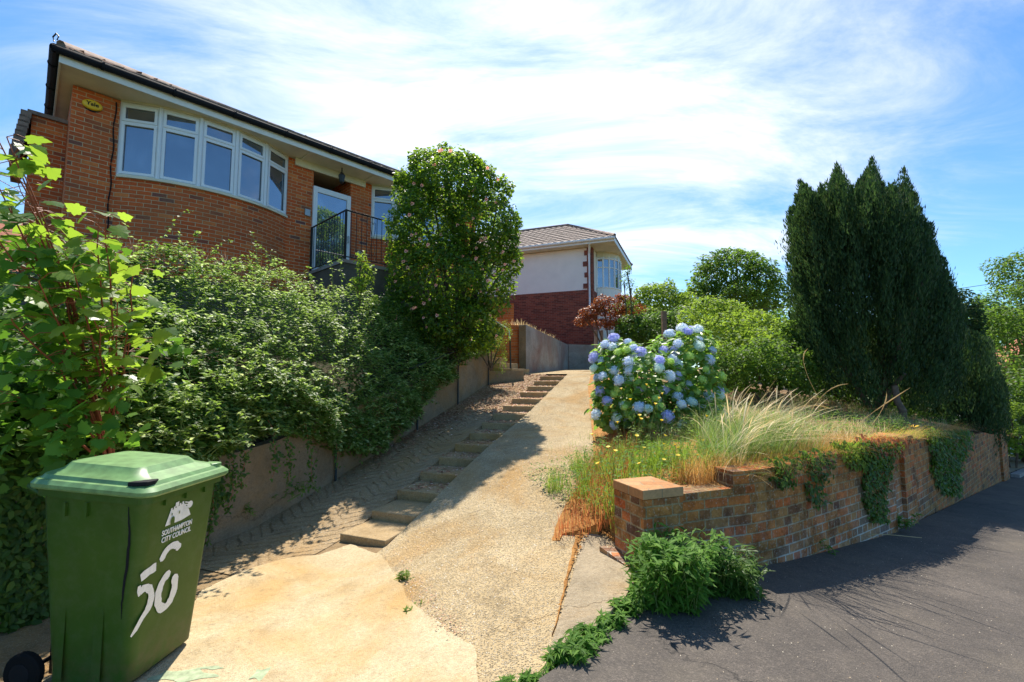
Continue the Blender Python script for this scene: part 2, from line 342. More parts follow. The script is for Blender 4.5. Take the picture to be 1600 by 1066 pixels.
def asphalt():
    m, nt, b, o = base_mat('asphalt'); p = pos(nt)
    f = noise(nt, p, 1.6, 9, .72); col = ramp(nt, f, [(.3, (.066, .057, .049)), (.7, (.125, .106, .088))])
    vo = nn(nt, 'ShaderNodeTexVoronoi', i_Scale=150.0); lk(nt, p, vo.inputs['Vector'])
    col = mixc(nt, .45, col, mixc(nt, 1., col, ramp(nt, nn_sep(nt, vo.outputs['Color']), [(0, (.35, .35, .35)), (.85, (1.3, 1.25, 1.2)), (1, (2.2, 2.1, 2))]), 'MULTIPLY'))
    sf = ramp(nt, noise(nt, p, .7, 8, .7), [(.5, (0, 0, 0)), (.72, (1, 1, 1))]); col = mixc(nt, mth(nt, 'MULTIPLY', sf, .45), col, (.20, .165, .115))
    ck = cracks(nt, p, .6, .006); col = mixc(nt, mth(nt, 'MULTIPLY', ck, .8), col, (.02, .018, .016)); sp2 = ramp(nt, noise(nt, p, 11, 8, .8), [(.5, (0, 0, 0)), (.66, (1, 1, 1))]); col = mixc(nt, mth(nt, 'MULTIPLY', sp2, .4), col, (.055, .048, .042))
    lk(nt, col, b.inputs['Base Color']); b.inputs['Roughness'].default_value = .8; b.inputs['Specular IOR Level'].default_value = .3
    n0 = bump(nt, None, vo.outputs['Distance'], .5, .006); bump(nt, b, noise(nt, p, 6, 5), .4, .02, n0)
    return m
M['asphalt'] = asphalt()
def soil(name, a, b_, c):
    m, nt, b, o = base_mat(name); p = pos(nt)
    lk(nt, ramp(nt, noise(nt, p, 9, 9, .7), [(.3, a), (.5, b_), (.72, c)]), b.inputs['Base Color']); b.inputs['Roughness'].default_value = .95
    bump(nt, b, noise(nt, p, 35, 7, .7), 1., .03); return m
M['soil'] = soil('soil', (.10, .06, .03), (.24, .13, .05), (.34, .22, .11))
M['osoil'] = soil('orange_soil', (.30, .13, .03), (.48, .22, .05), (.6, .34, .12))
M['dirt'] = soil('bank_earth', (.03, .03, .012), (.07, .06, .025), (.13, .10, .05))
def leafm(name, stops, trans=(.25, .42, .04), tf=.35, rough=.42, spec=.5):
    m, nt, b, o = base_mat(name); g = nn(nt, 'ShaderNodeNewGeometry')
    col = ramp(nt, g.outputs['Random Per Island'], stops)
    cl = noise(nt, g.outputs['Position'], 1.4, 3); col = mixc(nt, .35, col, mixc(nt, 1., col, ramp(nt, cl, [(.3, (.6, .62, .6)), (.7, (1.4, 1.3, 1.1))]), 'MULTIPLY'))
    lk(nt, col, b.inputs['Base Color']); b.inputs['Roughness'].default_value = rough; b.inputs['Specular IOR Level'].default_value = spec
    t = nn(nt, 'ShaderNodeBsdfTranslucent'); tc = mixc(nt, .5, trans, mixc(nt, 1., col, (3, 3, 3), 'MULTIPLY')); lk(nt, tc, t.inputs[0])
    ms = nn(nt, 'ShaderNodeMixShader', i_0=tf); lk(nt, b.outputs[0], ms.inputs[1]); lk(nt, t.outputs[0], ms.inputs[2]); lk(nt, ms.outputs[0], o.inputs[0])
    return m
M['bramble'] = leafm('bramble_leaf', [(0, (.035, .085, .012)), (.45, (.10, .18, .03)), (.8, (.24, .34, .09)), (1, (.50, .56, .30))], (.38, .52, .07), .42, .5, .4)
M['ivy'] = leafm('ivy_leaf', [(0, (.03, .075, .012)), (.6, (.06, .13, .02)), (1, (.12, .21, .03))], (.25, .42, .03), .36, .5, .3)
M['syc'] = leafm('sycamore_leaf', [(0, (.06, .13, .015)), (.6, (.11, .21, .022)), (1, (.18, .28, .035))], (.50, .66, .04), .5)
M['camellia'] = leafm('camellia_leaf', [(0, (.025, .06, .010)), (.6, (.05, .11, .016)), (.85, (.11, .19, .02)), (1, (.30, .42, .03))], (.46, .66, .03), .44, .42, .4)
M['hyd_leaf'] = leafm('hydrangea_leaf', [(0, (.07, .15, .025)), (.6, (.14, .27, .04)), (1, (.24, .38, .07))], (.3, .5, .05), .35)
M['conifer'] = leafm('conifer_spray', [(0, (.018, .044, .016)), (.6, (.034, .075, .026)), (.9, (.06, .11, .03)), (1, (.10, .115, .045))], (.13, .25, .04), .22, .65, .2)
M['tree'] = leafm('tree_leaf', [(0, (.04, .08, .015)), (.6, (.07, .14, .02)), (1, (.13, .2, .03))], (.3, .5, .04), .38, .6, .25)
M['tree2'] = leafm('bright_leaf', [(0, (.07, .13, .015)), (.6, (.13, .22, .025)), (1, (.22, .3, .04))], (.45, .6, .05), .42, .6, .25)
M['redleaf'] = leafm('red_leaf', [(0, (.10, .025, .01)), (.6, (.2, .05, .015)), (1, (.14, .1, .02))], (.5, .12, .02), .35)
M['weed'] = leafm('weed_leaf', [(0, (.05, .12, .015)), (.6, (.08, .19, .02)), (1, (.14, .26, .03))], (.25, .5, .03), .33, .65, .2)
M['grass'] = leafm('grass_blade', [(0, (.06, .14, .015)), (.65, (.16, .27, .035)), (.88, (.32, .34, .09)), (1, (.56, .48, .24))], (.38, .52, .08), .3, .55)
M['drygrass'] = leafm('dry_grass', [(0, (.40, .26, .09)), (.5, (.54, .42, .22)), (1, (.66, .58, .38))], (.6, .5, .25), .35, .6)
M['orgrass'] = leafm('orange_grass', [(0, (.42, .20, .04)), (.5, (.52, .30, .08)), (1, (.6, .42, .2))], (.6, .35, .08), .35, .6)
M['rust'] = leafm('rusty_sorrel', [(0, (.28, .07, .03)), (.6, (.42, .13, .05)), (1, (.3, .24, .06))], (.6, .2, .06), .35, .6)
M['litter'] = leafm('litter', [(0, (.20, .08, .04)), (.5, (.46, .22, .12)), (.8, (.6, .38, .25)), (1, (.7, .55, .45))], (.4, .2, .1), .1, .7)
M['petal'] = leafm('hydrangea_petal', [(0, (.56, .62, .82)), (.5, (.68, .74, .86)), (.8, (.80, .84, .88)), (1, (.82, .87, .80))], (.5, .6, .9), .25, .6, .3)
M['petal_v'] = leafm('hydrangea_petal_violet', [(0, (.48, .48, .80)), (.6, (.60, .61, .85)), (1, (.70, .73, .88))], (.45, .45, .9), .25, .6, .3)
M['petal_g'] = leafm('hydrangea_petal_green', [(0, (.48, .62, .12)), (.5, (.62, .76, .22)), (1, (.74, .84, .45))], (.5, .7, .2), .25, .6, .3)
M['petal_w'] = leafm('hydrangea_petal_pale', [(0, (.62, .74, .72)), (.5, (.74, .83, .76)), (1, (.82, .86, .68))], (.6, .75, .7), .25, .6, .3)
M['pink'] = leafm('pink_petal', [(0, (.75, .22, .2)), (.5, (.85, .4, .36)), (1, (.8, .55, .45))], (.9, .4, .3), .3, .6)
M['yellow'] = leafm('yellow_petal', [(0, (.85, .6, .02)), (1, (.9, .72, .04))], (.9, .7, .05), .3, .6)
M['bark'] = plain('bark', (.12, .08, .05), .9, var=.4, scale=14, bmp=.8, bscale=30)
M['redstem'] = plain('red_stem', (.28, .07, .03), .6)
M['gstem'] = plain('green_stem', (.16, .22, .05), .6)
M['upvc'] = plain('white_upvc', (.78, .79, .80), .3, var=.03)
M['cream'] = plain('cream_soffit', (.74, .66, .48), .6, var=.12, scale=2.5)
M['fascia'] = plain('white_fascia', (.78, .76, .70), .45, var=.06)
M['white'] = plain('white_render', (.84, .81, .75), .85, var=.05, scale=2, bmp=.4)
M['gutter'] = plain('black_gutter', (.018, .018, .02), .8, spec=.1)
M['iron'] = plain('black_iron', (.02, .02, .022), .4, .3)
M['pipe'] = plain('dark_green_rail', (.03, .04, .035), .45, .4, var=.3, scale=20)
M['galv'] = plain('galvanised', (.45, .45, .45), .35, .8)
M['wood'] = plain('weathered_wood', (.2, .13, .08), .85, var=.35, scale=20, bmp=.5)
M['yelbox'] = plain('alarm_yellow', (.86, .52, .02), .4, var=.04)
M['dark'] = plain('black_print', (.012, .012, .014), .7, spec=.2)
M['blind'] = plain('dark_hall', (.05, .04, .035), .8)
M['rubber'] = plain('rubber', (.010, .010, .010), .9, spec=.15)
M['paint'] = plain('white_paint', (.80, .80, .76), .55, var=.06, scale=40)
M['bpaint'] = plain('pale_blue_paint', (.36, .42, .25), .9, var=.3, scale=30)
M['tile'] = plain('roof_tile', (.24, .175, .14), .85, var=.45, scale=5, bmp=.6, bscale=40)
M['tile_red'] = plain('red_roof_tile', (.42, .14, .07), .85, var=.3, scale=5)
def binm():
    m, nt, b, o = base_mat('green_plastic'); p = pos(nt)
    f = noise(nt, p, 3, 5, .6); col = ramp(nt, f, [(.3, (.030, .085, .007)), (.7, (.045, .115, .010))])
    sf = ramp(nt, noise(nt, p, 14, 8, .75), [(.46, (0, 0, 0)), (.72, (1, 1, 1))]); col = mixc(nt, mth(nt, 'MULTIPLY', sf, .45), col, (.10, .15, .06))
    z_ = nn(nt, 'ShaderNodeSeparateXYZ'); lk(nt, p, z_.inputs[0]); zm = nn(nt, 'ShaderNodeMapRange', i_1=.28, i_2=.02, i_3=0.0, i_4=.8); lk(nt, z_.outputs[2], zm.inputs[0]); dm = mth(nt, 'MULTIPLY', zm.outputs[0], ramp(nt, noise(nt, p, 9, 8, .75), [(.4, (0, 0, 0)), (.62, (1, 1, 1))])); col = mixc(nt, dm, col, (.14, .10, .05))
    lk(nt, col, b.inputs['Base Color']); b.inputs['Roughness'].default_value = .42; b.inputs['Specular IOR Level'].default_value = .35
    bump(nt, b, noise(nt, p, 180, 2), .12, .002)
    t = nn(nt, 'ShaderNodeBsdfTranslucent'); t.inputs[0].default_value = (.35, .5, .02, 1)
    ms = nn(nt, 'ShaderNodeMixShader', i_0=.10); lk(nt, b.outputs[0], ms.inputs[1]); lk(nt, t.outputs[0], ms.inputs[2]); lk(nt, ms.outputs[0], o.inputs[0])
    return m
M['bin'] = binm()
M['binlid'] = plain('lid_green_plastic', (.15, .28, .10), .42, var=.28, scale=16)
def glassm(name, c, fac=.45):
    m, nt, b, o = base_mat(name); p = pos(nt)
    lk(nt, ramp(nt, noise(nt, p, 2.2, 3, .5, .5), [(.38, tuple(x*.35 for x in c)), (.55, c), (.7, tuple(x*2.4 for x in c))]), b.inputs['Base Color'])
    b.inputs['Roughness'].default_value = .6
    g = nn(nt, 'ShaderNodeBsdfGlossy', i_Roughness=.02); g.inputs[0].default_value = (.85, .92, 1, 1)
    ms = nn(nt, 'ShaderNodeMixShader', i_0=fac); lk(nt, b.outputs[0], ms.inputs[1]); lk(nt, g.outputs[0], ms.inputs[2]); lk(nt, ms.outputs[0], o.inputs[0])
    return m
M['glass'] = glassm('window_glass', (.03, .04, .055), .30)
M['dglass'] = glassm('door_glass', (.09, .13, .18), .38)

# ------------------------------------------------------------------ plan frame of the sloping drive: s uphill, t to the right
A0 = Vector((-1.2, 4.5)); U = Vector((.345, .938)).normalized(); V_ = Vector((U.y, -U.x))
def D2(s, t): p = A0 + U*s + V_*t; return p.x, p.y
def ST(x, y): d = Vector((x, y))-A0; return d.dot(U), d.dot(V_)
def sst(x): x = min(1, max(0, x)); return x*x*(3-2*x)
S_TOP = 7.55; G = .229
def zdrive(x, y):
    s, t = ST(x, y)
    if s < S_TOP: b = G*(.5*(s+math.sqrt(s*s+.05)))
    else: b = G*S_TOP + .035*(s-S_TOP)
    return b + .30*sst((x+1.6)/2.5)*(1-sst(s/4.5))
def zroad(x, y):
    r = .27 - .072*((x-.91)*.79 + (y-3.25)*.61)
    return max(r, -5) if r < .27 else .27 + (r-.27)*.1
def sheet(name, mat, s0, s1, t0, t1, zf, ds=.2, off=0, uvst=True, keep=None, skirt=0, skj=None):
    """gridded sheet in drive coordinates"""
    ns = max(1, int(round((s1-s0)/ds))); ntt = max(1, int(round((t1-t0)/ds))); mb = MB(); idx = {}
    def g(i, j):
        if (i, j) not in idx:
            x, y = D2(s0+(s1-s0)*i/ns, t0+(t1-t0)*j/ntt); idx[i, j] = mb.vert((x, y, zf(x, y)+off))
        return idx[i, j]
    for i in range(ns):
        for j in range(ntt):
            if keep and not keep(*D2(s0+(s1-s0)*(i+.5)/ns, t0+(t1-t0)*(j+.5)/ntt)): continue
            q = [g(i, j), g(i, j+1), g(i+1, j+1), g(i+1, j)][::-1]
            mb.f.append(q)
            mb.uv[len(mb.f)-1] = [ST(*mb.v[k][:2]) for k in q]
    if skirt:
        for jj in (skj or (0, ntt)):
            for i in range(ns):
                if (i, jj) in idx and (i+1, jj) in idx:
                    a, b = mb.v[idx[i, jj]], mb.v[idx[i+1, jj]]
                    mb.face([a, b, (b[0], b[1], b[2]-skirt), (a[0], a[1], a[2]-skirt)])
    return struct(mb.build(name, mat, smooth=False))
wallp = [(.91, 3.25), (1.97, 3.65), (4.1, 5.0), (11.2, 10.5)]
sea = [PZ(842, 1064, .27), PZ(880, 1040, .27), PZ(940, 990, .27), PZ(985, 945, .27)]
nx = 60
def xl(y):  # left limit of the asphalt
    pts = [(.0, -6), (.12, 1.9)] + [(p.x, p.y) for p in sea] + [(.93, 3.28), (1.99, 3.7), (4.2, 5.1), (11.4, 10.7), (40, 34), (80, 68)]
    for (x0, y0), (x1, y1) in zip(pts, pts[1:]):
        if y <= y1: return x0 + (x1-x0)*(y-y0)/(y1-y0)
    return pts[-1][0]
TW = -1.70; TE = 1.62; SW = .56
sheet('driveway_lane', M['ramp'], -4.6, S_TOP, 0, TE, zdrive, .15, skirt=.35, skj=(0,))
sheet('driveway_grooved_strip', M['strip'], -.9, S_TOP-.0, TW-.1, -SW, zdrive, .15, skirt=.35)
sheet('driveway_edge', M['ramp'], -4.6, S_TOP, TE-.002, TE+1.5, zdrive, .15, off=-.0, keep=lambda x, y: x < xl(y)-.13 and x < .9)
sheet('driveway_parking', M['ramp'], S_TOP, 15.5, TW-1.5, TE+2.6, zdrive, .5)
sheet('driveway_forecourt', M['dirtyc'], -9, .02, -9, .0, zdrive, .25, off=-.008)
# road
mb = MB()
ys = [-6, -3, -1, 0, 1, 1.5] + [1.9+.15*k for k in range(60)] + [11.5, 13, 15, 18, 22, 28, 34, 45, 60, 68]
for y0, y1 in zip(ys, ys[1:]):
    for k in range(40):
        def q(y, k): f = (k/40)**2; x = xl(y) + (95-xl(y))*f; return (x, y, zroad(x, y))
        mb.face([q(y0, k), q(y0, k+1), q(y1, k+1), q(y1, k)])
struct(mb.build('road', M['asphalt']))
# triangular slab between lane and pavement, orange soil against the wall
from mathutils.geometry import delaunay_2d_cdt
def patch(name, mat, pix, off, z0=.24, step=.12, jag=.012, sk=.12):
    pts = [PZ(a, b, z0) for a, b in pix]
    for _ in range(4): pts = [PZ(a, b, max(zdrive(p.x, p.y), 0)+off) for (a, b), p in zip(pix, pts)]
    pl = []
    for a, b in zip(pts, pts[1:]+pts[:1]):
        n = max(1, int((b-a).length/.07)) if (b-a).length < 3 else 4
        for k in range(n): q = a.lerp(b, k/n); pl.append(Vector((q.x+rnd.uniform(-jag, jag), q.y+rnd.uniform(-jag, jag))))
    def inside(x, y):
        c = False
        for p, q in zip(pl, pl[1:]+pl[:1]):
            if (p.y > y) != (q.y > y) and x < (q.x-p.x)*(y-p.y)/(q.y-p.y)+p.x: c = not c
        return c
    ins = [Vector((x, y)) for x in np.arange(min(p.x for p in pl), max(p.x for p in pl), step) for y in np.arange(max(-.5, min(p.y for p in pl)), max(p.y for p in pl), step) if inside(x, y)]
    n = len(pl); vs, _, fs, *_ = delaunay_2d_cdt(pl+ins, [], [list(range(n))], 1, 1e-5)
    mb = MB(); mb.v = [(v.x, v.y, zdrive(v.x, v.y)+off) for v in vs]
    for f in fs:
        mb.f.append(list(f)); mb.uv[len(mb.f)-1] = [ST(vs[k].x, vs[k].y) for k in f]
    for a, b in zip(pl, pl[1:]+pl[:1]):
        za, zb2 = zdrive(a.x, a.y)+off, zdrive(b.x, b.y)+off; mb.face([(a.x, a.y, za), (b.x, b.y, zb2), (b.x, b.y, zb2-sk), (a.x, a.y, za-sk)])
    return struct(mb.build(name, mat))
patch('driveway_screed', M['apron'], [(296, 950), (318, 922), (352, 905), (400, 884), (450, 872), (500, 866), (548, 850), (598, 868), (612, 893), (640, 935), (668, 960), (705, 990), (742, 1008), (748, 1040), (745, 1100), (760, 1700), (-900, 1700), (-700, 1110), (60, 1062), (200, 1010)], .016, .02, .2)
patch('pavement_slab', M['slab'], [(838, 1085), (868, 985), (893, 905), (912, 836), (925, 832), (960, 850), (1000, 897), (988, 915), (970, 940), (925, 984), (872, 1030), (838, 1066)], .02, jag=.004)
patch('soil_verge', M['osoil'], [(864, 992), (884, 900), (896, 850), (930, 745), (920, 690), (935, 655), (960, 690), (985, 740), (975, 800), (962, 846), (945, 836), (922, 824), (902, 850), (888, 905)], .012, jag=.008, step=.08, sk=.03)
# garden bed on the right
def tps(ctrl):
    c = np.array(ctrl, float); n = len(c); X = c[:, :2]
    def K(a, b): r = np.linalg.norm(a[:, None]-b[None], axis=2); return np.where(r > 0, r*r*np.log(r+1e-9), 0)
    A = np.zeros((n+3, n+3)); A[:n, :n] = K(X, X)+np.eye(n)*.05; A[:n, n] = 1; A[:n, n+1:] = X; A[n:, :n] = A[:n, n:].T
    W = np.linalg.solve(A, np.concatenate([c[:, 2], [0, 0, 0]]))
    def f(x, y):
        q = np.array([[x, y]]); return float((K(q, X)@W[:n])[0] + W[n] + W[n+1]*x + W[n+2]*y)
    return f
dr_edge = [(*D2(s, TE+.05), zdrive(*D2(s, TE+.05))+.0) for s in (0, 1.2, 2.5, 4, 5.5, 7, 8.5, 10)]
zbed = tps(dr_edge + [(.35, 3.4, .31), (.7, 3.3, .33), (.72, 3.6, .36), (.62, 4.0, .40), (.95, 4.1, .62), (1.3, 4.2, .78), (1.2, 3.75, .74), (2.0, 4.0, .84), (3, 4.7, .9), (4.2, 5.4, .9), (7.5, 8, .75), (11.2, 11, .35), (2.2, 6.2, .95), (2.0, 5.0, .85), (3.6, 7, 1.0), (5, 8, 1.0), (7, 9, .95), (5, 14, 1.7),
       (4.2, 18, 2.6), (10, 18, 1.3), (16, 16, 0), (6, 26, 3), (12, 26, 1.8), (8, 12, 1.1), (20, 28, 0)])
mb = MB(); gx = np.arange(0, 24.01, .4); gy = np.arange(3.2, 28.01, .4); okc = {}
def segd(x, y):  # signed side of wall line, + behind the wall
    best = 1e9
    for (x0, y0), (x1, y1) in zip(wallp, wallp[1:] + [(40, 32.8)]):
        d = Vector((x1-x0, y1-y0)); L = d.length; d /= L; p = Vector((x-x0, y-y0)); a = min(L, max(0, p.dot(d))); o = p-d*a
        if o.length < abs(best): best = math.copysign(o.length, -p.x*d.y*-1*-1 + p.y*d.x) if True else 0
    return best
def snapbed(x, y): return (x, y, zbed(x, y))
def bedcells(S0, S1, T0, T1, h):
    for sI in np.arange(S0, S1-1e-6, h):
        for tI in np.arange(T0, T1-1e-6, h):
            if S0 >= 0 and h > .2 and sI < 3.0 and tI < TE+1.5-1e-6: continue
            c = D2(sI+h/2, tI+h/2)
            if segd(*c) < .16 or c[1] < 3.25 or (c[1] < 3.95 and c[0] < .86): continue
            mb.face([snapbed(*a) for a in [D2(sI, tI), D2(sI, tI+h), D2(sI+h, tI+h), D2(sI+h, tI)]][::-1])
bedcells(-.6, 3.0, TE-.02, TE+1.48, .1)
def skirt(mb, drop=.45):
    key = lambda p: (round(p[0], 3), round(p[1], 3)); E = {}
    for f in list(mb.f):
        for a, b in zip(f, f[1:]+f[:1]):
            ka, kb = key(mb.v[a]), key(mb.v[b]); k = (min(ka, kb), max(ka, kb)); E.setdefault(k, []).append((mb.v[a], mb.v[b]))
    for k, l in E.items():
        if len(l) == 1: a, b = l[0]; mb.face([a, b, (b[0]-.0, b[1]-.05, b[2]-drop), (a[0]-.0, a[1]-.05, a[2]-drop)])
skirt(mb); struct(mb.build('soil_slope', M['osoil'])); mb = MB()
bedcells(0, 24, TE-.02, TE+20.98, .3)
for sI in np.arange(-1.8, 0, .3):
    for tI in np.arange(TE+1.48, TE+20, .3):
        c = D2(sI+.15, tI+.15)
        if segd(*c) < .16 or c[1] < 3.25: continue
        mb.face([snapbed(*a) for a in [D2(sI, tI), D2(sI, tI+.3), D2(sI+.3, tI+.3), D2(sI+.3, tI)]][::-1])
struct(mb.build('garden_bed_soil', M['soil']))
# bank on the left, behind the retaining wall
O_H = Vector((-7.55, 7.5)); FD = Vector((.686, .728)).normalized(); FN = Vector((FD.y, -FD.x))   # house corner, facade direction, outward normal
def HP(k, m=0): p = O_H + FD*k + FN*m; return p.x, p.y
wt = [(*D2(s, TW-.2), G*max(s, 0)+.72) for s in (-5, -3, -1, 1, 3, 5, 6.4)]
zbank = tps(wt + [(*HP(0, .2), 3.3), (*HP(2, .8), 3.4), (*HP(4, .2), 3.5), (*HP(6, 1), 3.4), (*HP(8, 0), 3.3), (*D2(1, TW-2), 2.2), (*D2(3, TW-1.6), 2.4), (*D2(5, TW-1.0), 2.4), (*D2(6.6, TW-1.2), 2.6), (*D2(-2, TW-2), 1.7), (*D2(-4, TW-3), 1.7),
        (-12, 5, 3.2), (-12, 12, 3.6), (-7, 16, 3.7), (-2, 20, 3.6), (-14, 0, 2.4), (-20, 20, 4)])
mb = MB()
for sI in np.arange(-6, 22, .5):
    for tI in [TW-.15-18+.5*k for k in range(36)]:
        if sI > 6.3 and tI > TW-.15-1.6: continue
        q = [D2(sI, tI), D2(sI, tI+.5), D2(sI+.5, tI+.5), D2(sI+.5, tI)]
        mb.face([(a[0], a[1], min(4.2, zbank(*a))) for a in q][::-1])
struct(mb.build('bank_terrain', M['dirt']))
# far ground to the horizon
mb = MB()
ring = [-700, -300, -120, -60, -30, -14, -6, 0, 6, 14, 30, 60, 120, 300, 700]
def zg(x, y):
    r = math.hypot(x, y); near = min(zroad(x, y), .2) - .25
    up = 3.6*sst((-x+.35*y-8)/25)*sst((r-14)/20); return max(near, -4) + up if r > 10 else min(near, -.4)
for x0, x1 in zip(ring, ring[1:]):
    for y0, y1 in zip(ring, ring[1:]):
        mb.face([(x0, y0, zg(x0, y0)), (x1, y0, zg(x1, y0)), (x1, y1, zg(x1, y1)), (x0, y1, zg(x0, y1))])
M['field'] = soil('ground_green', (.03, .05, .015), (.06, .09, .02), (.1, .13, .04))
struct(mb.build('ground', M['field']))

# ------------------------------------------------------------------ concrete steps
st = thing('concrete_steps', (*D2(0, -SW/2), 0), 'narrow flight of worn concrete steps set into the sloping drive', 'steps')
NS = 15; run = 7.46/NS
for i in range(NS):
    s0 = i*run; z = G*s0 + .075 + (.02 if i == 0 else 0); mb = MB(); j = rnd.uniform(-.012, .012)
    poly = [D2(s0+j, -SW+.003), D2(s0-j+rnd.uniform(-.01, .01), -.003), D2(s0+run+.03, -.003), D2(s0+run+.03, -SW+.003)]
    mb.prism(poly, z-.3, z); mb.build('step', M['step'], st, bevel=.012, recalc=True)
# ------------------------------------------------------------------ left retaining wall + kerb end
def wallmesh(path, th, zb, zt, mb=None, n=6, uv0=0, side=1):
    """path of plan points, wall thickness laid to the left of travel * side; zb(x,y), zt(x,y)"""
    mb = mb or MB(); pts = []
    for (x0, y0), (x1, y1) in zip(path, path[1:]):
        for k in range(n): f = k/n; pts.append(Vector((x0+(x1-x0)*f, y0+(y1-y0)*f)))
    pts.append(Vector(path[-1])); u = uv0; L = []
    for i, p in enumerate(pts):
        a = pts[max(i-1, 0)]; b = pts[min(i+1, len(pts)-1)]; d = (b-a).normalized(); nrmv = Vector((-d.y, d.x))*side
        if i: u += (p-pts[i-1]).length
        L.append((p, p+nrmv*th, u))
    for (p, q, u), (p2, q2, u2) in zip(L, L[1:]):
        a, b = zb(*p), zb(*p2); c, d = zt(*p), zt(*p2)
        mb.face([(*p, a), (*p2, b), (*p2, d), (*p, c)], [(u, a), (u2, b), (u2, d), (u, c)])
        mb.face([(*q, a), (*q, c), (*q2, d), (*q2, b)], [(u, a), (u, c), (u2, d), (u2, b)])
        mb.face([(*p, c), (*p2, d), (*q2, d), (*q, c)], [(u, 0), (u2, 0), (u2, th), (u, th)])
    for e in (0, -1):
        p, q, u = L[e]; a, c = zb(*p), zt(*p)
        mb.face([(*p, a), (*p, c), (*q, c), (*q, a)], [(0, a), (0, c), (th, c), (th, a)])
    return mb
cw = wallmesh([D2(-6, TW), D2(6.5, TW)], .16, lambda x, y: zdrive(x, y)-.2, lambda x, y: G*max(ST(x, y)[0], 0)*.97+.86 if ST(x, y)[0] > -.5 else .86, n=24)
tag(cw.build('retaining_wall', M['wallc'], org=(*D2(0, TW), 0)), 'long stained rendered retaining wall under the brambles along the left of the drive', 'retaining wall')
kb = wallmesh([D2(6.5, TW+.0), D2(6.9, TW+.75)], .14, lambda x, y: zdrive(x, y)-.2, lambda x, y: 1.80, n=2)
tag(kb.build('kerb_upstand', M['wallc'], org=(*D2(6.7, TW+.4), 1.5)), 'low concrete kerb at the foot of the side steps to the house', 'kerb')
ss = thing('side_steps', (*D2(7.4, TW), 1.7), 'short concrete side steps leading up left beside the orange brick pillar', 'steps')
for i in range(4):
    mb = MB(); s0 = 6.75; mb.prism([D2(s0+.1, TW+.45-.32*i), D2(s0+1.0, TW+.62-.32*i), D2(s0+1.0, TW-.6-.3*i), D2(s0+.1, TW-.6-.3*i)], 1.4, 1.86+.15*i)
    mb.build('step', M['step'], ss, bevel=.01, recalc=True)
# handrail along the retaining wall
hr = thing('handrail', (*D2(4, TW+.03), 1), 'dark tubular handrail on posts along the left retaining wall', 'handrail')
rp = [D2(s, TW+.04) for s in (1.2, 3.4, 5.1, 6.35)]
zr = lambda s: G*s+1.12
pts = [(*D2(s, TW+.04), zr(s)) for s in (2.9, 3.5, 4.5, 5.4, 5.9)] + [(*D2(6.15, TW+.04), zr(5.95)-.02), (*D2(6.3, TW+.04), zr(5.95)-.12), (*D2(6.35, TW+.04), zr(5.95)-.3)]
MB().tube(pts, .019, 8).build('rail', M['pipe'], hr, smooth=True)
for s in (1.2, 3.2, 4.75, 6.35):
    x, y = D2(s, TW+.04)
    if s < 2: MB().tube([(x, y, G*s-.1), (x, y, G*s+.8)], .017, 8).build('post', M['pipe'], hr, smooth=True); continue
    MB().tube([(x, y, G*s-.1), (x, y, zr(min(s, 5.95))-(.3 if s > 6 else 0))], .017, 8).build('post', M['pipe'], hr, smooth=True)
hr2 = thing('handrail', (*P(797, 590, 11.6).xy, 1.6), 'short bent handrail rising beside the side steps', 'handrail')
a = P(763, 496, 12.0); b = P(790, 512, 11.7); c = P(795, 516, 11.65); d = P(797, 530, 11.6); e = P(798, 594, 11.6)
MB().tube([a, b, c, d], .02, 8).build('rail', M['galv'], hr2, smooth=True); MB().tube([d, e], .022, 8).build('post', M['pipe'], hr2, smooth=True)
# ------------------------------------------------------------------ walls at the top of the drive
wa, wb = P(822, 578, 12.8), P(888, 575, 18.2); wc = P(975, 575, 19.0)
mb = wallmesh([(wa.x, wa.y), (wb.x, wb.y)], .2, lambda x, y: 1.5, lambda x, y: 3.12-.035*(y-12.8), n=8)
tag(mb.build('block_retaining_wall', M['greyc'], org=(wa.x, wa.y, 1.8)), 'grey weathered concrete retaining wall at the top left of the drive', 'retaining wall')
mb = MB(); mb.prism([(wa.x-.20, wa.y-.02), (wa.x-.005, wa.y-.14), (wa.x-.005, wa.y+.06), (wa.x-.2, wa.y+.2)], 1.6, 3.10)
tag(mb.build('concrete_pillar', M['wallc'], org=(wa.x, wa.y, 1.8), bevel=.01), 'tan concrete pillar closing the end of the grey retaining wall', 'pillar')
mb = wallmesh([(wb.x+.02, wb.y-.02), (wc.x, wc.y)], .2, lambda x, y: 1.5, lambda x, y: 2.95, n=4)
tag(mb.build('rubble_wall', M['greyc'], org=(wb.x, wb.y, 1.8)), 'low mottled wall across the far end of the parking space', 'wall')
pa, pb = P(795, 560, 12.95), P(821.5, 560, 12.85)
mb = wallmesh([(pa.x-.6, pa.y+.1), (pb.x-.22, pb.y+.05)], .3, lambda x, y: 1.6, lambda x, y: 3.12, n=1)
tag(mb.build('brick_pillar', M['brick_or'], org=(pa.x, pa.y, 2)), 'bright orange brick pillar beside the side steps', 'pillar')
pa2, pb2 = P(770, 560, 14.2), P(803, 560, 14.2)
mb = wallmesh([(pa2.x, pa2.y), (pb2.x, pb2.y)], .3, lambda x, y: 1.6, lambda x, y: 3.95, n=1)
tag(mb.build('brick_wall', M['brick_or'], org=(pa2.x, pa2.y, 2)), 'taller orange brick wall behind the camellia below the white house', 'wall')

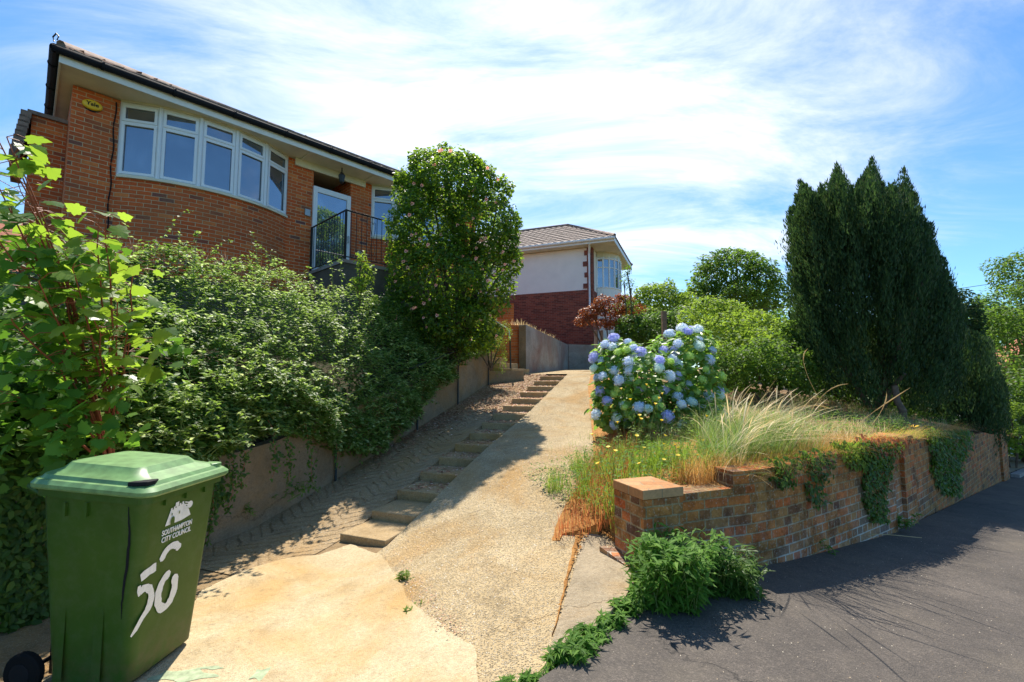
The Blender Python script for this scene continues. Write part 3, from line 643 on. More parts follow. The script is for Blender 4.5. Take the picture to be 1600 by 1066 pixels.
# ------------------------------------------------------------------ brick garden wall on the right
gw = thing('garden_wall', (.91, 3.25, .3), 'long low brick wall of mixed red and brown bricks holding up the garden bed', 'garden wall')
P0, P1, P2, P3 = [Vector(p) for p in wallp]
d0 = (P1-P0).normalized(); n0 = Vector((-d0.y, d0.x))
zb_ = lambda x, y: zroad(x, y)-.25
pq = [P0, P0+d0*.34, P0+d0*.34+n0*.36, P0+n0*.36]
fq = [P0-d0*.07+n0*.05, P0-d0*.003+n0*.05, P0-d0*.003+n0*.40, P0-d0*.10+n0*.42]; mb = MB(); mb.prism(fq, .0, lambda x, y: .32 + .10*((Vector((x, y))-P0).dot(n0))); mb.build('footing', M['brick_wall'], gw, recalc=True)
mb = MB(); mb.prism(pq, .0, .795); mb.build('pier', M['brick_wall'], gw, recalc=True)
mb = MB(); mb.prism([p + (-d0-n0)*.006 + (d0*.012 if k in (1, 2) else Vector((0, 0))) + (n0*.012 if k in (2, 3) else Vector((0, 0))) for k, p in enumerate(pq)], .798, .865)
M['captile'] = brick_mat('cap_brick', [(0, (.42, .20, .08)), (.4, (.50, .26, .11)), (1, (.5, .32, .16))], (.42, .29, .16), bw=.24, rowh=.11)
mb.build('cap', M['captile'], gw, bevel=.006, recalc=True)
def curve_pts(a, b, c, n=10): return [a*(1-f)**2 + b*2*f*(1-f) + c*f*f for f in [k/n for k in range(n+1)]]
a0 = P0+d0*.343+n0*.03
mid = P0+d0*.85+n0*.03
cor = curve_pts(mid, P1, P1+(P2-P1)*.25, 8)
cor = [Vector(p) for p in cor]
mb = wallmesh([tuple(a0), tuple(mid)], .215, zb_, lambda x, y: .802, n=3)
wallmesh([tuple(p) for p in cor], .215, zb_, lambda x, y: .925, mb, n=1, uv0=(mid-a0).length)
u = (mid-a0).length + 1.2
segs = [(.25, .99, .93), (.99, 1.0, .93)]
wallmesh([tuple(P1+(P2-P1)*.25), tuple(P2)], .215, zb_, lambda x, y: .93 + .02*math.sin(x*5), mb, n=12, uv0=u)
mb.build('wall', M['brick_wall'], gw)
pp = P2 + (P3-P2)*.045; dd = (P3-P2).normalized(); nv = Vector((-dd.y, dd.x))
mb = MB(); mb.prism([pp, pp+dd*.45, pp+dd*.45+nv*.34, pp+nv*.30], -.4, .965); mb.build('pier', M['brick_wall'], gw, recalc=True)
mb = wallmesh([tuple(P2+nv*.04), tuple(pp+nv*.04)], .215, zb_, lambda x, y: .94, n=1)
wallmesh([tuple(pp+dd*.453+nv*.04), tuple(P3-dd*.9+nv*.04)], .215, zb_, lambda x, y: .93 - .062*(math.hypot(x-pp.x, y-pp.y)) + .03*math.sin(x*3), mb, n=14, uv0=3.3)
mb.build('far_wall', M['brick_wall'], gw)
mb = MB(); q = P3-dd*.9; mb.prism([q, P3, P3+nv*.4, q+nv*.4], -1.2, .50); mb.build('end_pier', M['brick_wall'], gw, recalc=True)

# ------------------------------------------------------------------ tiled roofs
def tiles(mb, o, ux, up, L, slope_len, trim=None, cw=.30, rh=.32, amp=.028):
    """grid of interlocking tiles; o origin at eave, ux along eave (unit), up unit vector up the slope; trim(a,b)->bool"""
    nrmv = Vector(ux).cross(Vector(up)).normalized();
    if nrmv.z < 0: nrmv = -nrmv
    na = int(L/(cw/4)); nb = int(slope_len/rh)
    for j in range(nb):
        for i in range(na):
            a0, a1 = i*cw/4, (i+1)*cw/4; b0, b1 = j*rh, (j+1)*rh
            if trim and not trim((a0+a1)/2, (b0+b1)/2): continue
            pr = [0, .7, 1, .35]
            h0 = pr[i % 4]*amp; h1 = pr[(i+1) % 4]*amp
            f = lambda a, b, h: Vector(o)+Vector(ux)*a+Vector(up)*b+nrmv*h
            lift = .03
            mb.face([f(a0, b0, h0+lift), f(a1, b0, h1+lift), f(a1, b1, h1), f(a0, b1, h0)])
            mb.face([f(a0, b0, h0-.03), f(a1, b0, h1-.03), f(a1, b0, h1+lift), f(a0, b0, h0+lift)])
def hip_roof(parent, corner, ux, un, L, W, z, pitch, mat, name='roof'):
    """corner = front-left eave corner (plan), ux along the front, un inward; hips at all sides"""
    ux = Vector((*ux, 0)); un = Vector((*un, 0)); c = Vector((*corner, z)); half = min(L, W)/2; t = math.tan(pitch); cs = math.cos(pitch); sl = half/cs
    mb = MB()
    for o, a, b, LL in ((c, ux, un, L), (c+ux*L, un, -ux, W), (c+ux*L+un*W, -ux, -un, L), (c+un*W, -un, ux, W)):
        upv = (b*cs + Vector((0, 0, math.sin(pitch)))).normalized()
        tiles(mb, o, a, upv, LL, sl, lambda p, q, LL=LL: q*cs <= p+.02 and q*cs <= LL-p+.02)
    r = mb.build(name, mat, parent)
    h = MB(); zr_ = z+half*t+.03
    if L >= W: r0, r1 = c+ux*half+un*half, c+ux*(L-half)+un*half
    else: r0, r1 = c+ux*half+un*half, c+ux*half+un*(W-half)
    r0.z = r1.z = zr_
    for k, cc in enumerate((c, c+ux*L, c+ux*L+un*W, c+un*W)):
        e = min((r0, r1), key=lambda q: (q-cc).length); h.tube([cc+Vector((0, 0, .05)), e], .075, 8)
    if (r1-r0).length > .1: h.tube([r0, r1], .08, 8)
    h.build('ridge_tiles', mat, r, smooth=True)
    return r
# ------------------------------------------------------------------ the bungalow
ZF = 4.07; ZS = 6.66; HL = 9.3; HW = 8.0
bg_ = thing('bungalow', (*HP(0), 3), 'red brick bungalow with a bowed bay window standing high behind the hedge', 'house')
def hbox(mb, k0, k1, m0, m1, z0, z1): mb.prism([HP(k0, m0), HP(k1, m0), HP(k1, m1), HP(k0, m1)], z0, z1); return mb
def seg(mb, k0, k1, z0, z1, m=0, m1=-.25): return hbox(mb, k0, k1, m1, m, z0, z1)
mb = MB()
KB0, KB1 = .63, 3.57; KD0, KD1 = 4.15, 5.08; KW0, KW1 = 5.66, 8.6
seg(mb, 0, KB0, 1.8, ZS); seg(mb, KB1, KD0, 1.8, ZS); seg(mb, KD1, KW0, 1.8, ZS); seg(mb, KW1, HL, 1.8, ZS)
seg(mb, KD0, KD1, 1.8, 3.99)
hbox(mb, 0, .25, -HW, -.252, 1.8, ZS); hbox(mb, HL-.25, HL, -HW, -.252, 1.8, ZS); hbox(mb, .252, HL-.252, -HW, -HW+.25, 1.8, ZS)
hbox(mb, KD0-.2, KD0-.003, -1.2, -.253, 3.9, ZS); hbox(mb, KD1+.003, KD1+.2, -1.2, -.253, 3.9, ZS)
mb.build('wall', M['brick'], bg_, recalc=True)
# projecting flue breast on the left side, with tile-hung edge
mb = MB(); hbox(mb, -.46, -.003, -2.4, -1.0, 1.8, 6.33); w2 = mb.build('side_projection', M['brick'], bg_, recalc=True)
mb = MB()
for i in range(9):
    z = 6.33 - i*.095; off = i*.012; hbox(mb, -.60-off, -.465-off, -2.5, -.93, z-.10, z-.005+.03)
hbox(mb, -.52, .0, -2.5, -.95, 6.333, 6.40)
mb.build('tile_hanging', M['tile'], bg_, recalc=True)
def bow(k0, k1, sag, n):
    """points on a bowed line from k0 to k1 (facade coordinate), projecting sag outward"""
    c = (k1-k0)/2; R = (c*c+sag*sag)/(2*sag); out = []; th = math.asin(min(1, c/R))
    for i in range(n+1): a = -th+2*th*i/n; out.append((k0+c+R*math.sin(a), R*math.cos(a)-(R-sag)))
    return out
def bay(k0, k1, sag, npan, glass, zsill=5.22, ztop=6.65):
    arc = bow(k0, k1, sag, 36); mb = MB(); u = 0
    for (ka, ma), (kb, m_b) in zip(arc, arc[1:]):
        a, b = HP(ka, ma), HP(kb, m_b); du = math.dist(a, b)
        mb.face([(*a, 1.8), (*b, 1.8), (*b, zsill), (*a, zsill)], [(u, 1.8), (u+du, 1.8), (u+du, zsill), (u, zsill)]); u += du
    mb.build('bay_wall', M['brick'], bg_)
    si = MB()
    for (ka, ma), (kb, m_b) in zip(arc, arc[1:]):
        si.prism([HP(ka, ma-.1), HP(kb, m_b-.1), HP(kb, m_b+.07), HP(ka, ma+.07)], zsill-.0, zsill+.045)
    si.build('bay_sill', M['cream'], bg_)
    facets = bow(k0, k1, sag, npan)
    for i, ((ka, ma), (kb, m_b)) in enumerate(zip(facets, facets[1:])):
        a = Vector((*HP(ka, ma-.02), 0)); b = Vector((*HP(kb, m_b-.02), 0)); d = (b-a).normalized(); nv = Vector((d.y, -d.x, 0)); L = (b-a).length
        W_ = MB(); z0, z1 = zsill+.047, ztop; zt = z1-.36
        fr = .065
        def bar(x0, x1, za, zb2, dep=.07, out=0):
            p = [a+d*x0+nv*out, a+d*x1+nv*out, a+d*x1+nv*(out-dep), a+d*x0+nv*(out-dep)]; W_.prism([(q.x, q.y) for q in p], za, zb2)
        bar(0.0, fr, z0, z1); bar(L-fr, L, z0, z1); bar(fr+.001, L-fr-.001, z0, z0+fr); bar(fr+.001, L-fr-.001, z1-fr, z1); bar(fr+.001, L-fr-.001, zt-fr/2, zt+fr/2)
        # opening sashes stand proud
        for za, zb2 in ((z0+fr-.02, zt-fr/2+.02), (zt+fr/2-.02, z1-fr+.02)):
            o = .018; s = .045
            for x0, x1, y0, y1 in ((fr-.02, fr-.02+s, za, zb2), (L-fr+.02-s, L-fr+.02, za, zb2), (fr-.02+s+.001, L-fr+.02-s-.001, za, za+s), (fr-.02+s+.001, L-fr+.02-s-.001, zb2-s, zb2)):
                bar(x0, x1, y0, y1, .03, o)
        wo_ = W_.build('window', M['upvc'], bg_, recalc=True)
        g = MB(); o = -.025
        p0, p1 = a+d*fr*.5+nv*o, b-d*fr*.5+nv*o
        g.face([(p0.x, p0.y, z0+.03), (p1.x, p1.y, z0+.03), (p1.x, p1.y, z1-.03), (p0.x, p0.y, z1-.03)])
        g.build('pane', glass, wo_)
        if 0 < i:
            m_ = MB(); c = a+nv*.0; m_.tube([(c.x, c.y, z0), (c.x, c.y, z1)], .035, 8); m_.build('mullion', M['upvc'], bg_)
    # head board between window and soffit
    hd = MB()
    for (ka, ma), (kb, m_b) in zip(arc, arc[1:]): hd.prism([HP(ka, ma-.1), HP(kb, m_b-.1), HP(kb, m_b+.0), HP(ka, ma+.0)], ztop+.001, ZS+.02)
    hd.build('window_head', M['cream'], bg_)
bay(KB0, KB1, .46, 5, M['glass']); bay(KW0, KW1, .46, 5, M['glass'])
# soffit, fascia, gutter, roof: the eave runs straight, well in front of the bays
OV = .62; OS = .17
mb = MB(); hbox(mb, -OS, HL+OS, -HW-OS, OV, ZS+.022, ZS+.05); mb.build('soffit', M['cream'], bg_, recalc=True)
for k in (3.8, 5.4):   # soffit battens
    mb = MB(); hbox(mb, k, k+.07, -.6, OV-.02, ZS+.0, ZS+.02); mb.build('batten', M['cream'], bg_, recalc=True)
mb = MB(); hbox(mb, 3.7, 5.45, .02, .07, ZS-.15, ZS+.019); mb.build('porch_beam', M['cream'], bg_, recalc=True)
mb = MB(); hbox(mb, -OS, HL+OS, OV+.001, OV+.028, ZS-.01, ZS+.17); hbox(mb, -OS-.027, -OS-.001, -HW-OS, OV+.028, ZS-.01, ZS+.17); mb.build('fascia', M['fascia'], bg_, recalc=True)
mb = MB()
for pth in ([HP(-OS-.12, OV+.085), HP(HL+OS, OV+.085)], [HP(-OS-.085, OV+.12), HP(-OS-.085, -HW)]):
    a, b = Vector((*pth[0], ZS+.16)), Vector((*pth[1], ZS+.16)); mb.tube([a, b], .062, 10)
    n = 11 if pth[0][0] else 8
    for i in range(10):
        c = a.lerp(b, (i+.6)/10); d = (b-a).normalized(); mb.tube([c, c+d*.04], .072, 10)
mb.build('gutter', M['gutter'], bg_, smooth=True)
mb = MB(); c = Vector((*HP(-OS-.1, OV+.1), ZS+.26)); mb.tube([c, c+Vector((-.02, 0, .07)), c+Vector((.03, 0, .13)), c+Vector((.07, 0, .08)), c+Vector((.05, 0, .02))], .012, 6); mb.build('hip_iron', M['iron'], bg_)
hip_roof(bg_, HP(-OS-.02, OV+.06), tuple(FD), tuple(-FN), HL+2*OS+.04, HW+OS+OV+.1, ZS+.21, math.radians(27.8), M['tile'])
# porch: back wall with top light, glazed storm door
mb = MB(); hbox(mb, KD0, KD1, -1.3, -1.202, 3.9, ZS); mb.build('porch_back', M['blind'], bg_, recalc=True)
mb = MB(); hbox(mb, KD0, KD1, -1.0, .0, 3.9, ZF-.002); mb.build('porch_floor', M['greyc'], bg_, recalc=True)
dz0, dz1 = ZF-.02, 6.15; D_ = MB(); k0, k1 = KD0-.02, KD1-.02
mf = .08
for a in ((k0, k0+.10, dz0, dz1), (k1-.10, k1, dz0, dz1), (k0+.101, k1-.101, dz1-.13, dz1), (k0+.101, k1-.101, dz0, dz0+.16)): hbox(D_, a[0], a[1], .01, mf, a[2], a[3])
do = D_.build('storm_door', M['upvc'], bg_, recalc=True, bevel=.006)
g = MB(); hbox(g, k0+.09, k1-.09, .035, .05, dz0+.1, dz1-.1); g.build('pane', M['dglass'], do)
g = MB(); hbox(g, k1-.07, k1-.04, mf, mf+.05, 4.95, 5.12); g.build('handle', M['galv'], do)
g = MB(); hbox(g, KD0+.05, KD1-.3, -.9, -.86, 4.08, 6.05); g.build('inner_door', M['upvc'], bg_, recalc=True)
# lantern, number plate, round vent, alarm box, cable
lan = Vector((*HP(4.68, .33), ZS-.05)); mb = MB()
mb.tube([lan+Vector((0, 0, .07)), lan+Vector((0, 0, -.06))], .012, 6); mb.lathe(lan+Vector((0, 0, -.32)), [(.02, 0), (.05, .03), (.055, .04), (.085, .2), (.03, .27), (.012, .28)], 6)
lo = mb.build('lantern', M['iron'], bg_)
mb = MB(); mb.lathe(lan+Vector((0, 0, -.27)), [(.052, 0), (.075, .13)], 6); mb.build('lantern_glass', M['glass'], lo)
mb = MB(); hbox(mb, 3.96, 4.08, .003, .05, 5.4, 5.55); mb.build('letter_plate', M['galv'], bg_, recalc=True)
c = Vector((*HP(5.36, .0), 4.75)); mb = MB()
for r_, o_ in ((.095, .02), (.07, .035)):
    mb.tube([c+Vector((*FN, 0))*.002, c+Vector((*FN, 0))*o_], r_, 16)
mb.build('round_vent', M['greyc'], bg_)
ab = Vector((*HP(.26, 0), 6.40)); e1 = Vector((*FD, 0)); e2 = Vector((0, 0, 1)); e3 = Vector((*FN, 0))
mb = MB(); R1 = [(.135*math.cos(q)*1.0, .088*math.sin(q)) for q in [2*math.pi*k/28 for k in range(28)]]
i0 = len(mb.v)
for sc_, o_ in ((1, .003), (1, .03), (.9, .055), (.6, .066)):
    for x, y in R1: mb.v.append(tuple(ab+e1*x*sc_+e2*y*sc_+e3*o_))
for j in range(3):
    for k in range(28): mb.f.append([j*28+k, j*28+(k+1) % 28, (j+1)*28+(k+1) % 28, (j+1)*28+k])
mb.f.append([84+k for k in range(28)])
alarm = mb.build('alarm_box', M['yelbox'], bg_, smooth=False)
mb = MB(); mb.v = []
pts = [ab+e1*(.12*math.cos(q))+e2*(-.012+.088*math.sin(q)*1.15) for q in [math.pi+math.pi*k/14 for k in range(15)]]
for sgn in (0,): mb.face([p+e3*.012 for p in pts]); mb.face([p+e3*.001 for p in pts][::-1])
for a, b in zip(pts, pts[1:]): mb.face([a+e3*.001, b+e3*.001, b+e3*.012, a+e3*.012])
mb.build('alarm_base', M['dark'], alarm)
def text_mesh(txt, size, o, ex, ey, mat, parent, name='lettering', depth=.0015, bold=0, squeeze=1.0, align='CENTER', shear=0):
    cu = bpy.data.curves.new(name, 'FONT'); cu.body = txt; cu.size = size; cu.align_x = align; cu.extrude = depth; cu.offset = bold; cu.shear = shear
    to = bpy.data.objects.new('tmp', cu); COL.objects.link(to); dg = bpy.context.evaluated_depsgraph_get(); me = bpy.data.meshes.new_from_object(to.evaluated_get(dg))
    bpy.data.objects.remove(to); ez = ex.cross(ey); L = ORG[parent.name]
    for v in me.vertices: v.co = o + ex*v.co.x*squeeze + ey*v.co.y + ez*v.co.z - L
    me.materials.clear(); me.materials.append(mat); me.name = name
    ob = bpy.data.objects.new(name, me); COL.objects.link(ob); ob.parent = parent; ORG[ob.name] = L; return ob
text_mesh('Yale', .095, ab+e3*.068+e2*-.028, e1, e2, M['dark'], alarm, bold=.0022)
mb = MB(); mb.tube([Vector((*HP(.565, .012), z)) + e1*.012*math.sin(z*9) for z in np.arange(4.2, 6.64, .1)], .011, 6); mb.build('cable', M['dark'], bg_)
# ------------------------------------------------------------------ landing and railing in front of the door
LZ = 4.06; lk0, lk1, lm = 4.08, 7.2, 1.8
ld = thing('landing', (*HP(5, 1), 3), 'dark rendered raised landing in front of the white door', 'landing')
mb = MB(); hbox(mb, lk0, lk1, .03, lm-.0, 1.6, LZ-.07); mb.build('plinth', M['darkc'], ld, recalc=True)
mb = MB(); hbox(mb, lk0-.03, lk1+.03, .03, lm+.03, LZ-.068, LZ); mb.build('slab', M['greyc'], ld, recalc=True)
rl = thing('railing', (*HP(lk0, lm), LZ), 'black wrought iron railing with scroll panels around the landing', 'railing')
def rail_run(pa, pb, za, zb2, zba, zbb, nb, scrolls):
    pa, pb = Vector(pa), Vector(pb); mb = MB(); M1 = MB()
    mb.tube([(*pa, za), (*pb, zb2)], .017, 8).build('top_rail', M['iron'], rl)
    M1.tube([(*pa, zba), (*pb, zbb)], .012, 6).build('bottom_rail', M['iron'], rl)
    for i in range(1, nb):
        f = i/nb; p = pa.lerp(pb, f); zz0 = zba+(zbb-zba)*f; zz1 = za+(zb2-za)*f; b = MB()
        b.tube([(*p, zz0), (*p, zz1)], .007, 6); b.build('baluster', M['iron'], rl)
    for f in scrolls:
        p = pa.lerp(pb, f); d = (pb-pa).normalized(); zz0 = zba+(zbb-zba)*f; zz1 = za+(zb2-za)*f; h = zz1-zz0; b = MB()
        for sg in (-1, 1):
            for up in (0, 1):
                q = []
                for k in range(22):
                    t = k/21
                    if t < .55: x = .012+.05*math.sin(t/.55*math.pi*.5); z = .02+.30*t/.55
                    else: an = (t-.55)/.45*math.pi*1.6; rr = .033*(1-.5*(t-.55)/.45); x = .029+rr*math.cos(an); z = .32+rr*math.sin(an)
                    zz = zz0+h*.5+(z*(1 if up else -1))*h/.9; q.append((*(p+d*x*sg), zz))
                b.tube(q, .005, 5)
        b.build('scroll', M['iron'], rl)
c0, c1, c2 = HP(lk0+.02, .12), HP(lk0+.02, lm-.02), HP(lk1, lm-.02)
rail_run(c0, c1, LZ+1.05, LZ+1.05, LZ+.07, LZ+.07, 13, (.32, .68)); rail_run(c1, c2, LZ+1.05, LZ+1.05, LZ+.07, LZ+.07, 26, (.2, .55))
for p in (c0, c1, c2): MB().box((*p, LZ+.53), (.04, .04, 1.06), math.atan2(FD.y, FD.x)).build('post', M['iron'], rl)

# ------------------------------------------------------------------ neighbouring white house
az1 = math.radians(22); ux = Vector((math.sin(az1), math.cos(az1))); uw = Vector((-ux.y, ux.x))  # ux along its front, uw along its side away to the left
nc = P(926, 450, 20.0); NC = Vector((nc.x, nc.y))
nh = thing('white_house', (NC.x, NC.y, 3), 'white rendered bungalow on a red brick base at the top of the drive', 'house')
def NP(a, b): p = NC + ux*a + uw*b; return (p.x, p.y)
def nbox(mb, a0, a1, b0, b1, z0, z1): mb.prism([NP(a0, b0), NP(a1, b0), NP(a1, b1), NP(a0, b1)], z0, z1); return mb
zE = 7.42; zB = 5.52
nbox(MB(), 0, 4.5, 0, 9.5, 1.8, zB-.002).build('brick_base', M['brick_red'], nh, recalc=True)
nbox(MB(), .02, 4.5, .02, 9.5, zB, zE).build('wall', M['white'], nh, recalc=True)
mb = MB()
nbox(mb, -.012, .3, -.014, .24, zB+.003, zE-.01)
for i in range(4): z = zB + .0 + i*.50; nbox(mb, -.012, .0195, .24, .42 if i % 2 == 0 else .36, z+.06, z+.28)
mb.build('quoins', M['brick_red'], nh, recalc=True)
# bay on its front (facing the street, beyond the corner)
arc = [(1.0+1.15*(1-math.cos(q)), -.9*math.sin(q)) for q in [math.pi*k/10 for k in range(11)]]
mb = MB(); gl = MB(); fr = MB()
for (a0, b0), (a1, b1) in zip(arc, arc[1:]):
    A_, B_ = NP(a0, b0), NP(a1, b1)
    mb.face([(*A_, 1.8), (*B_, 1.8), (*B_, 5.75), (*A_, 5.75)]); gl.face([(*A_, 5.8), (*B_, 5.8), (*B_, 7.12), (*A_, 7.12)])
    fr.tube([(*A_, 5.75), (*A_, 7.2)], .045, 6); fr.tube([(*A_, 5.78), (*B_, 5.78)], .04, 6); fr.tube([(*A_, 6.72), (*B_, 6.72)], .03, 6); fr.tube([(*A_, 7.14), (*B_, 7.14)], .05, 6)
mb.build('bay_wall', M['white'], nh); wn = fr.build('window', M['upvc'], nh); gl.build('pane', M['glass'], wn)
mb = MB()
for (a0, b0), (a1, b1) in zip(arc, arc[1:]): mb.prism([NP(a0, b0), NP(a1, b1), NP(2.1, .1)], 7.16, zE+.02)
mb.build('bay_head', M['cream'], nh)
ov = .55; nbox(MB(), -ov, 4.5+ov, -1.05, 9.5+ov, zE+.022, zE+.05).build('soffit', M['cream'], nh, recalc=True)
mb = MB(); nbox(mb, -ov-.03, -ov-.001, -1.05, 9.5+ov, zE, zE+.17); nbox(mb, -ov-.03, 4.5+ov, -1.08, -1.051, zE, zE+.17); mb.build('fascia', M['fascia'], nh, recalc=True)
a_, b_ = NP(-ov-.09, -1.1), NP(-ov-.09, 9.5); mb = MB(); mb.tube([(*a_, zE+.14), (*b_, zE+.14)], .06, 8)
mb.build('gutter', M['fascia'], nh)
a_ = NP(-.08, .12); mb = MB(); t_ = NP(-ov-.05, .0); mb.tube([(*t_, zE+.1), (*NP(-ov*.6, .05), zE-.05), (*a_, zE-.3), (*a_, 4.4)], .05, 8); mb.build('downpipe', M['upvc'], nh)
hip_roof(nh, NP(-ov-.06, 9.5+ov), tuple(-uw), tuple(ux), 9.5+ov+1.1, 4.5+2*ov, zE+.19, math.radians(31), M['tile'])
mb = MB(); nbox(mb, -.05, -.001, 4.4, 4.72, 4.55, 4.75); mb.build('air_vent', M['dark'], nh, recalc=True)

# ------------------------------------------------------------------ distant houses
def far_house(loc, rz, L, W, hw, rise, wallm, roofm, label):
    h = thing('house', loc, label, 'house'); R = Matrix.Rotation(rz, 3, 'Z'); T = lambda x, y, z: Vector(loc) + R @ Vector((x, y, z))
    mb = MB(); mb.box(T(0, 0, hw/2-1), (L, W, hw+2), rz); mb.build('wall', wallm, h)
    mb = MB(); e = .4
    f = [T(-L/2-e, -W/2-e, hw-.1), T(L/2+e, -W/2-e, hw-.1), T(L/2+e, W/2+e, hw-.1), T(-L/2-e, W/2+e, hw-.1), T(-L/2-e, 0, hw+rise), T(L/2+e, 0, hw+rise)]
    for q in ((0, 1, 5, 4), (2, 3, 4, 5), (0, 4, 3), (1, 2, 5), (0, 3, 2, 1)): mb.face([f[i] for i in q])
    r = mb.build('roof', roofm, h); mb = MB(); mb.box(T(L*.25, .3, hw+rise+.2), (.7, .6, 1.6), rz); mb.build('chimney', wallm, r)
    for x in (-L*.3, L*.1, L*.35):
        m1 = MB(); m1.box(T(x, -W/2-.03, hw*.6), (1.2, .08, 1.2), rz); wn = m1.build('window', M['upvc'], h); m2 = MB(); m2.box(T(x, -W/2-.075, hw*.6), (1.0, .02, 1.0), rz); m2.build('pane', M['glass'], wn)
far_house((-19.6, 13.6, 1.7), math.radians(46), 7, 7, 2.9, 2.8, M['brick'], M['tile_red'], 'brick house with an orange tiled roof peeping in beyond the bungalow')
far_house((31, 26, -3), math.radians(52), 10, 8, 4.4, 3.2, M['white'], M['tile_red'], 'pale house with a red tiled roof glimpsed through the trees by the road')

# ------------------------------------------------------------------ wheelie bin (built in its own frame, front = +X)
bn = thing('wheelie_bin', (-2.245, 2.76, 0.02), 'green wheelie bin with painted house number standing by the retaining wall', 'wheelie bin', rz=math.radians(-3))
bn.scale = (1, 1, 1.02)
def rrect(x0, x1, y0, y1, r, n=6):
    out = []
    for cx, cy, a in ((x1-r, y1-r, 0), (x0+r, y1-r, 90), (x0+r, y0+r, 180), (x1-r, y0+r, 270)):
        for k in range(n+1): q = math.radians(a+90*k/n); out.append((cx+r*math.cos(q), cy+r*math.sin(q)))
    return out
def loft(mb, secs, cap0=True, cap1=True):
    i = len(mb.v); n = len(secs[0][0])
    for pts, z in secs:
        for p in pts: mb.v.append((p[0], p[1], z(p) if callable(z) else z))
    for j in range(len(secs)-1):
        for k in range(n): mb.f.append([i+j*n+k, i+j*n+(k+1) % n, i+(j+1)*n+(k+1) % n, i+(j+1)*n+k])
    if cap0: mb.f.append([i+k for k in range(n)][::-1])
    if cap1: mb.f.append([i+(len(secs)-1)*n+k for k in range(n)])
XF = lambda z: .25 + .085*(z/.97)     # front plane
YH = lambda z: .23 + .052*(z/.97); XB = lambda z: -.19-.065*(z/.97)
mb = MB(); secs = [(rrect(XB(0)+.03, XF(0)-.03, -YH(0)+.03, YH(0)-.03, .05), .0)]
for z in (.03, .25, .5, .75, .9, .95, .985): secs.append((rrect(XB(z), XF(z), -YH(z), YH(z), .055), z))
loft(mb, secs)
body = mb.build('body', M['bin'], bn, smooth=True)
es = body.modifiers.new('e', 'EDGE_SPLIT'); es.split_angle = math.radians(40)
sl = lambda base: (lambda p: base + (.335-p[0])*.075)
mb = MB(); loft(mb, [(rrect(XB(1)-.02, XF(1)+.022, -YH(1)-.022, YH(1)+.022, .06), sl(.945)), (rrect(XB(1)-.02, XF(1)+.022, -YH(1)-.022, YH(1)+.022, .06), sl(.99))])
for y in (-.15, .0, .15): mb.box((XF(.92)+.0, y, .93), (.03, .012, .05))
for x in (-.1, .02): mb.box((x, -YH(.92)-.004, .915), (.012, .02, .07))
mb.build('rim', M['bin'], body)
# lid: rises to the hinge side
sl = lambda base: (lambda p: base + (.335-p[0])*.075)
mb = MB(); X0, X1, Y0, Y1 = -.30, .385, -.325, .325
loft(mb, [(rrect(X0, X1, Y0, Y1, .07), sl(.985)), (rrect(X0, X1+.008, Y0-.008, Y1+.008, .072), sl(.995)), (rrect(X0, X1+.008, Y0-.008, Y1+.008, .072), sl(1.012)), (rrect(X0+.008, X1-.012, Y0+.012, Y1-.012, .065), sl(1.03)),
          (rrect(X0+.02, X1-.03, Y0+.03, Y1-.03, .06), sl(1.032)), (rrect(X0+.03, X1-.045, Y0+.042, Y1-.042, .06), sl(1.05)), (rrect(X0+.07, X1-.14, Y0+.10, Y1-.10, .06), sl(1.070)), (rrect(X0+.09, X1-.17, Y0+.13, Y1-.13, .05), sl(1.10)), (rrect(X0+.11, X1-.20, Y0+.15, Y1-.15, .04), sl(1.103))])
lid = mb.build('lid', M['binlid'], bn, smooth=True); es = lid.modifiers.new('e', 'EDGE_SPLIT'); es.split_angle = math.radians(28)
for sgn in (-1, 1):
    mb = MB(); pr = [(.245, sgn*.300), (.30, sgn*.300), (.345, sgn*.285), (.35, sgn*.24), (.335, sgn*.20), (.30, sgn*.23), (.26, sgn*.255)]
    mb.prism(pr, 1.036, 1.060); mb.build('lid_grip', M['dark' if sgn < 0 else 'binlid'], lid, bevel=.006)
mb = MB(); mb.tube([(-.33, -.27, 1.03), (-.33, .27, 1.03)], .014, 8); mb.tube([(-.33, -.27, 1.03), (-.26, -.27, .99)], .014, 8); mb.tube([(-.33, .27, 1.03), (-.26, .27, .99)], .014, 8); mb.build('handle', M['bin'], bn)
for sgn in (-1, 1):
    mb = MB(); mb.lathe((-.27, sgn*.275, .10), [(.06, -.024), (.09, -.022), (.1, -.012), (.1, .012), (.09, .022), (.06, .024)], 24, 'Y'); wl = mb.build('wheel', M['rubber'], bn, smooth=False)
    mb = MB(); mb.lathe((-.27, sgn*.275, .10), [(.03, -.028), (.055, -.026), (.055, .026), (.03, .028)], 16, 'Y'); mb.build('hub', M['dark'], wl)
mb = MB(); mb.tube([(-.27, -.25, .1), (-.27, .25, .1)], .012, 8); mb.box((-.21, 0, .1), (.12, .3, .16)); mb.build('axle', M['dark'], bn)
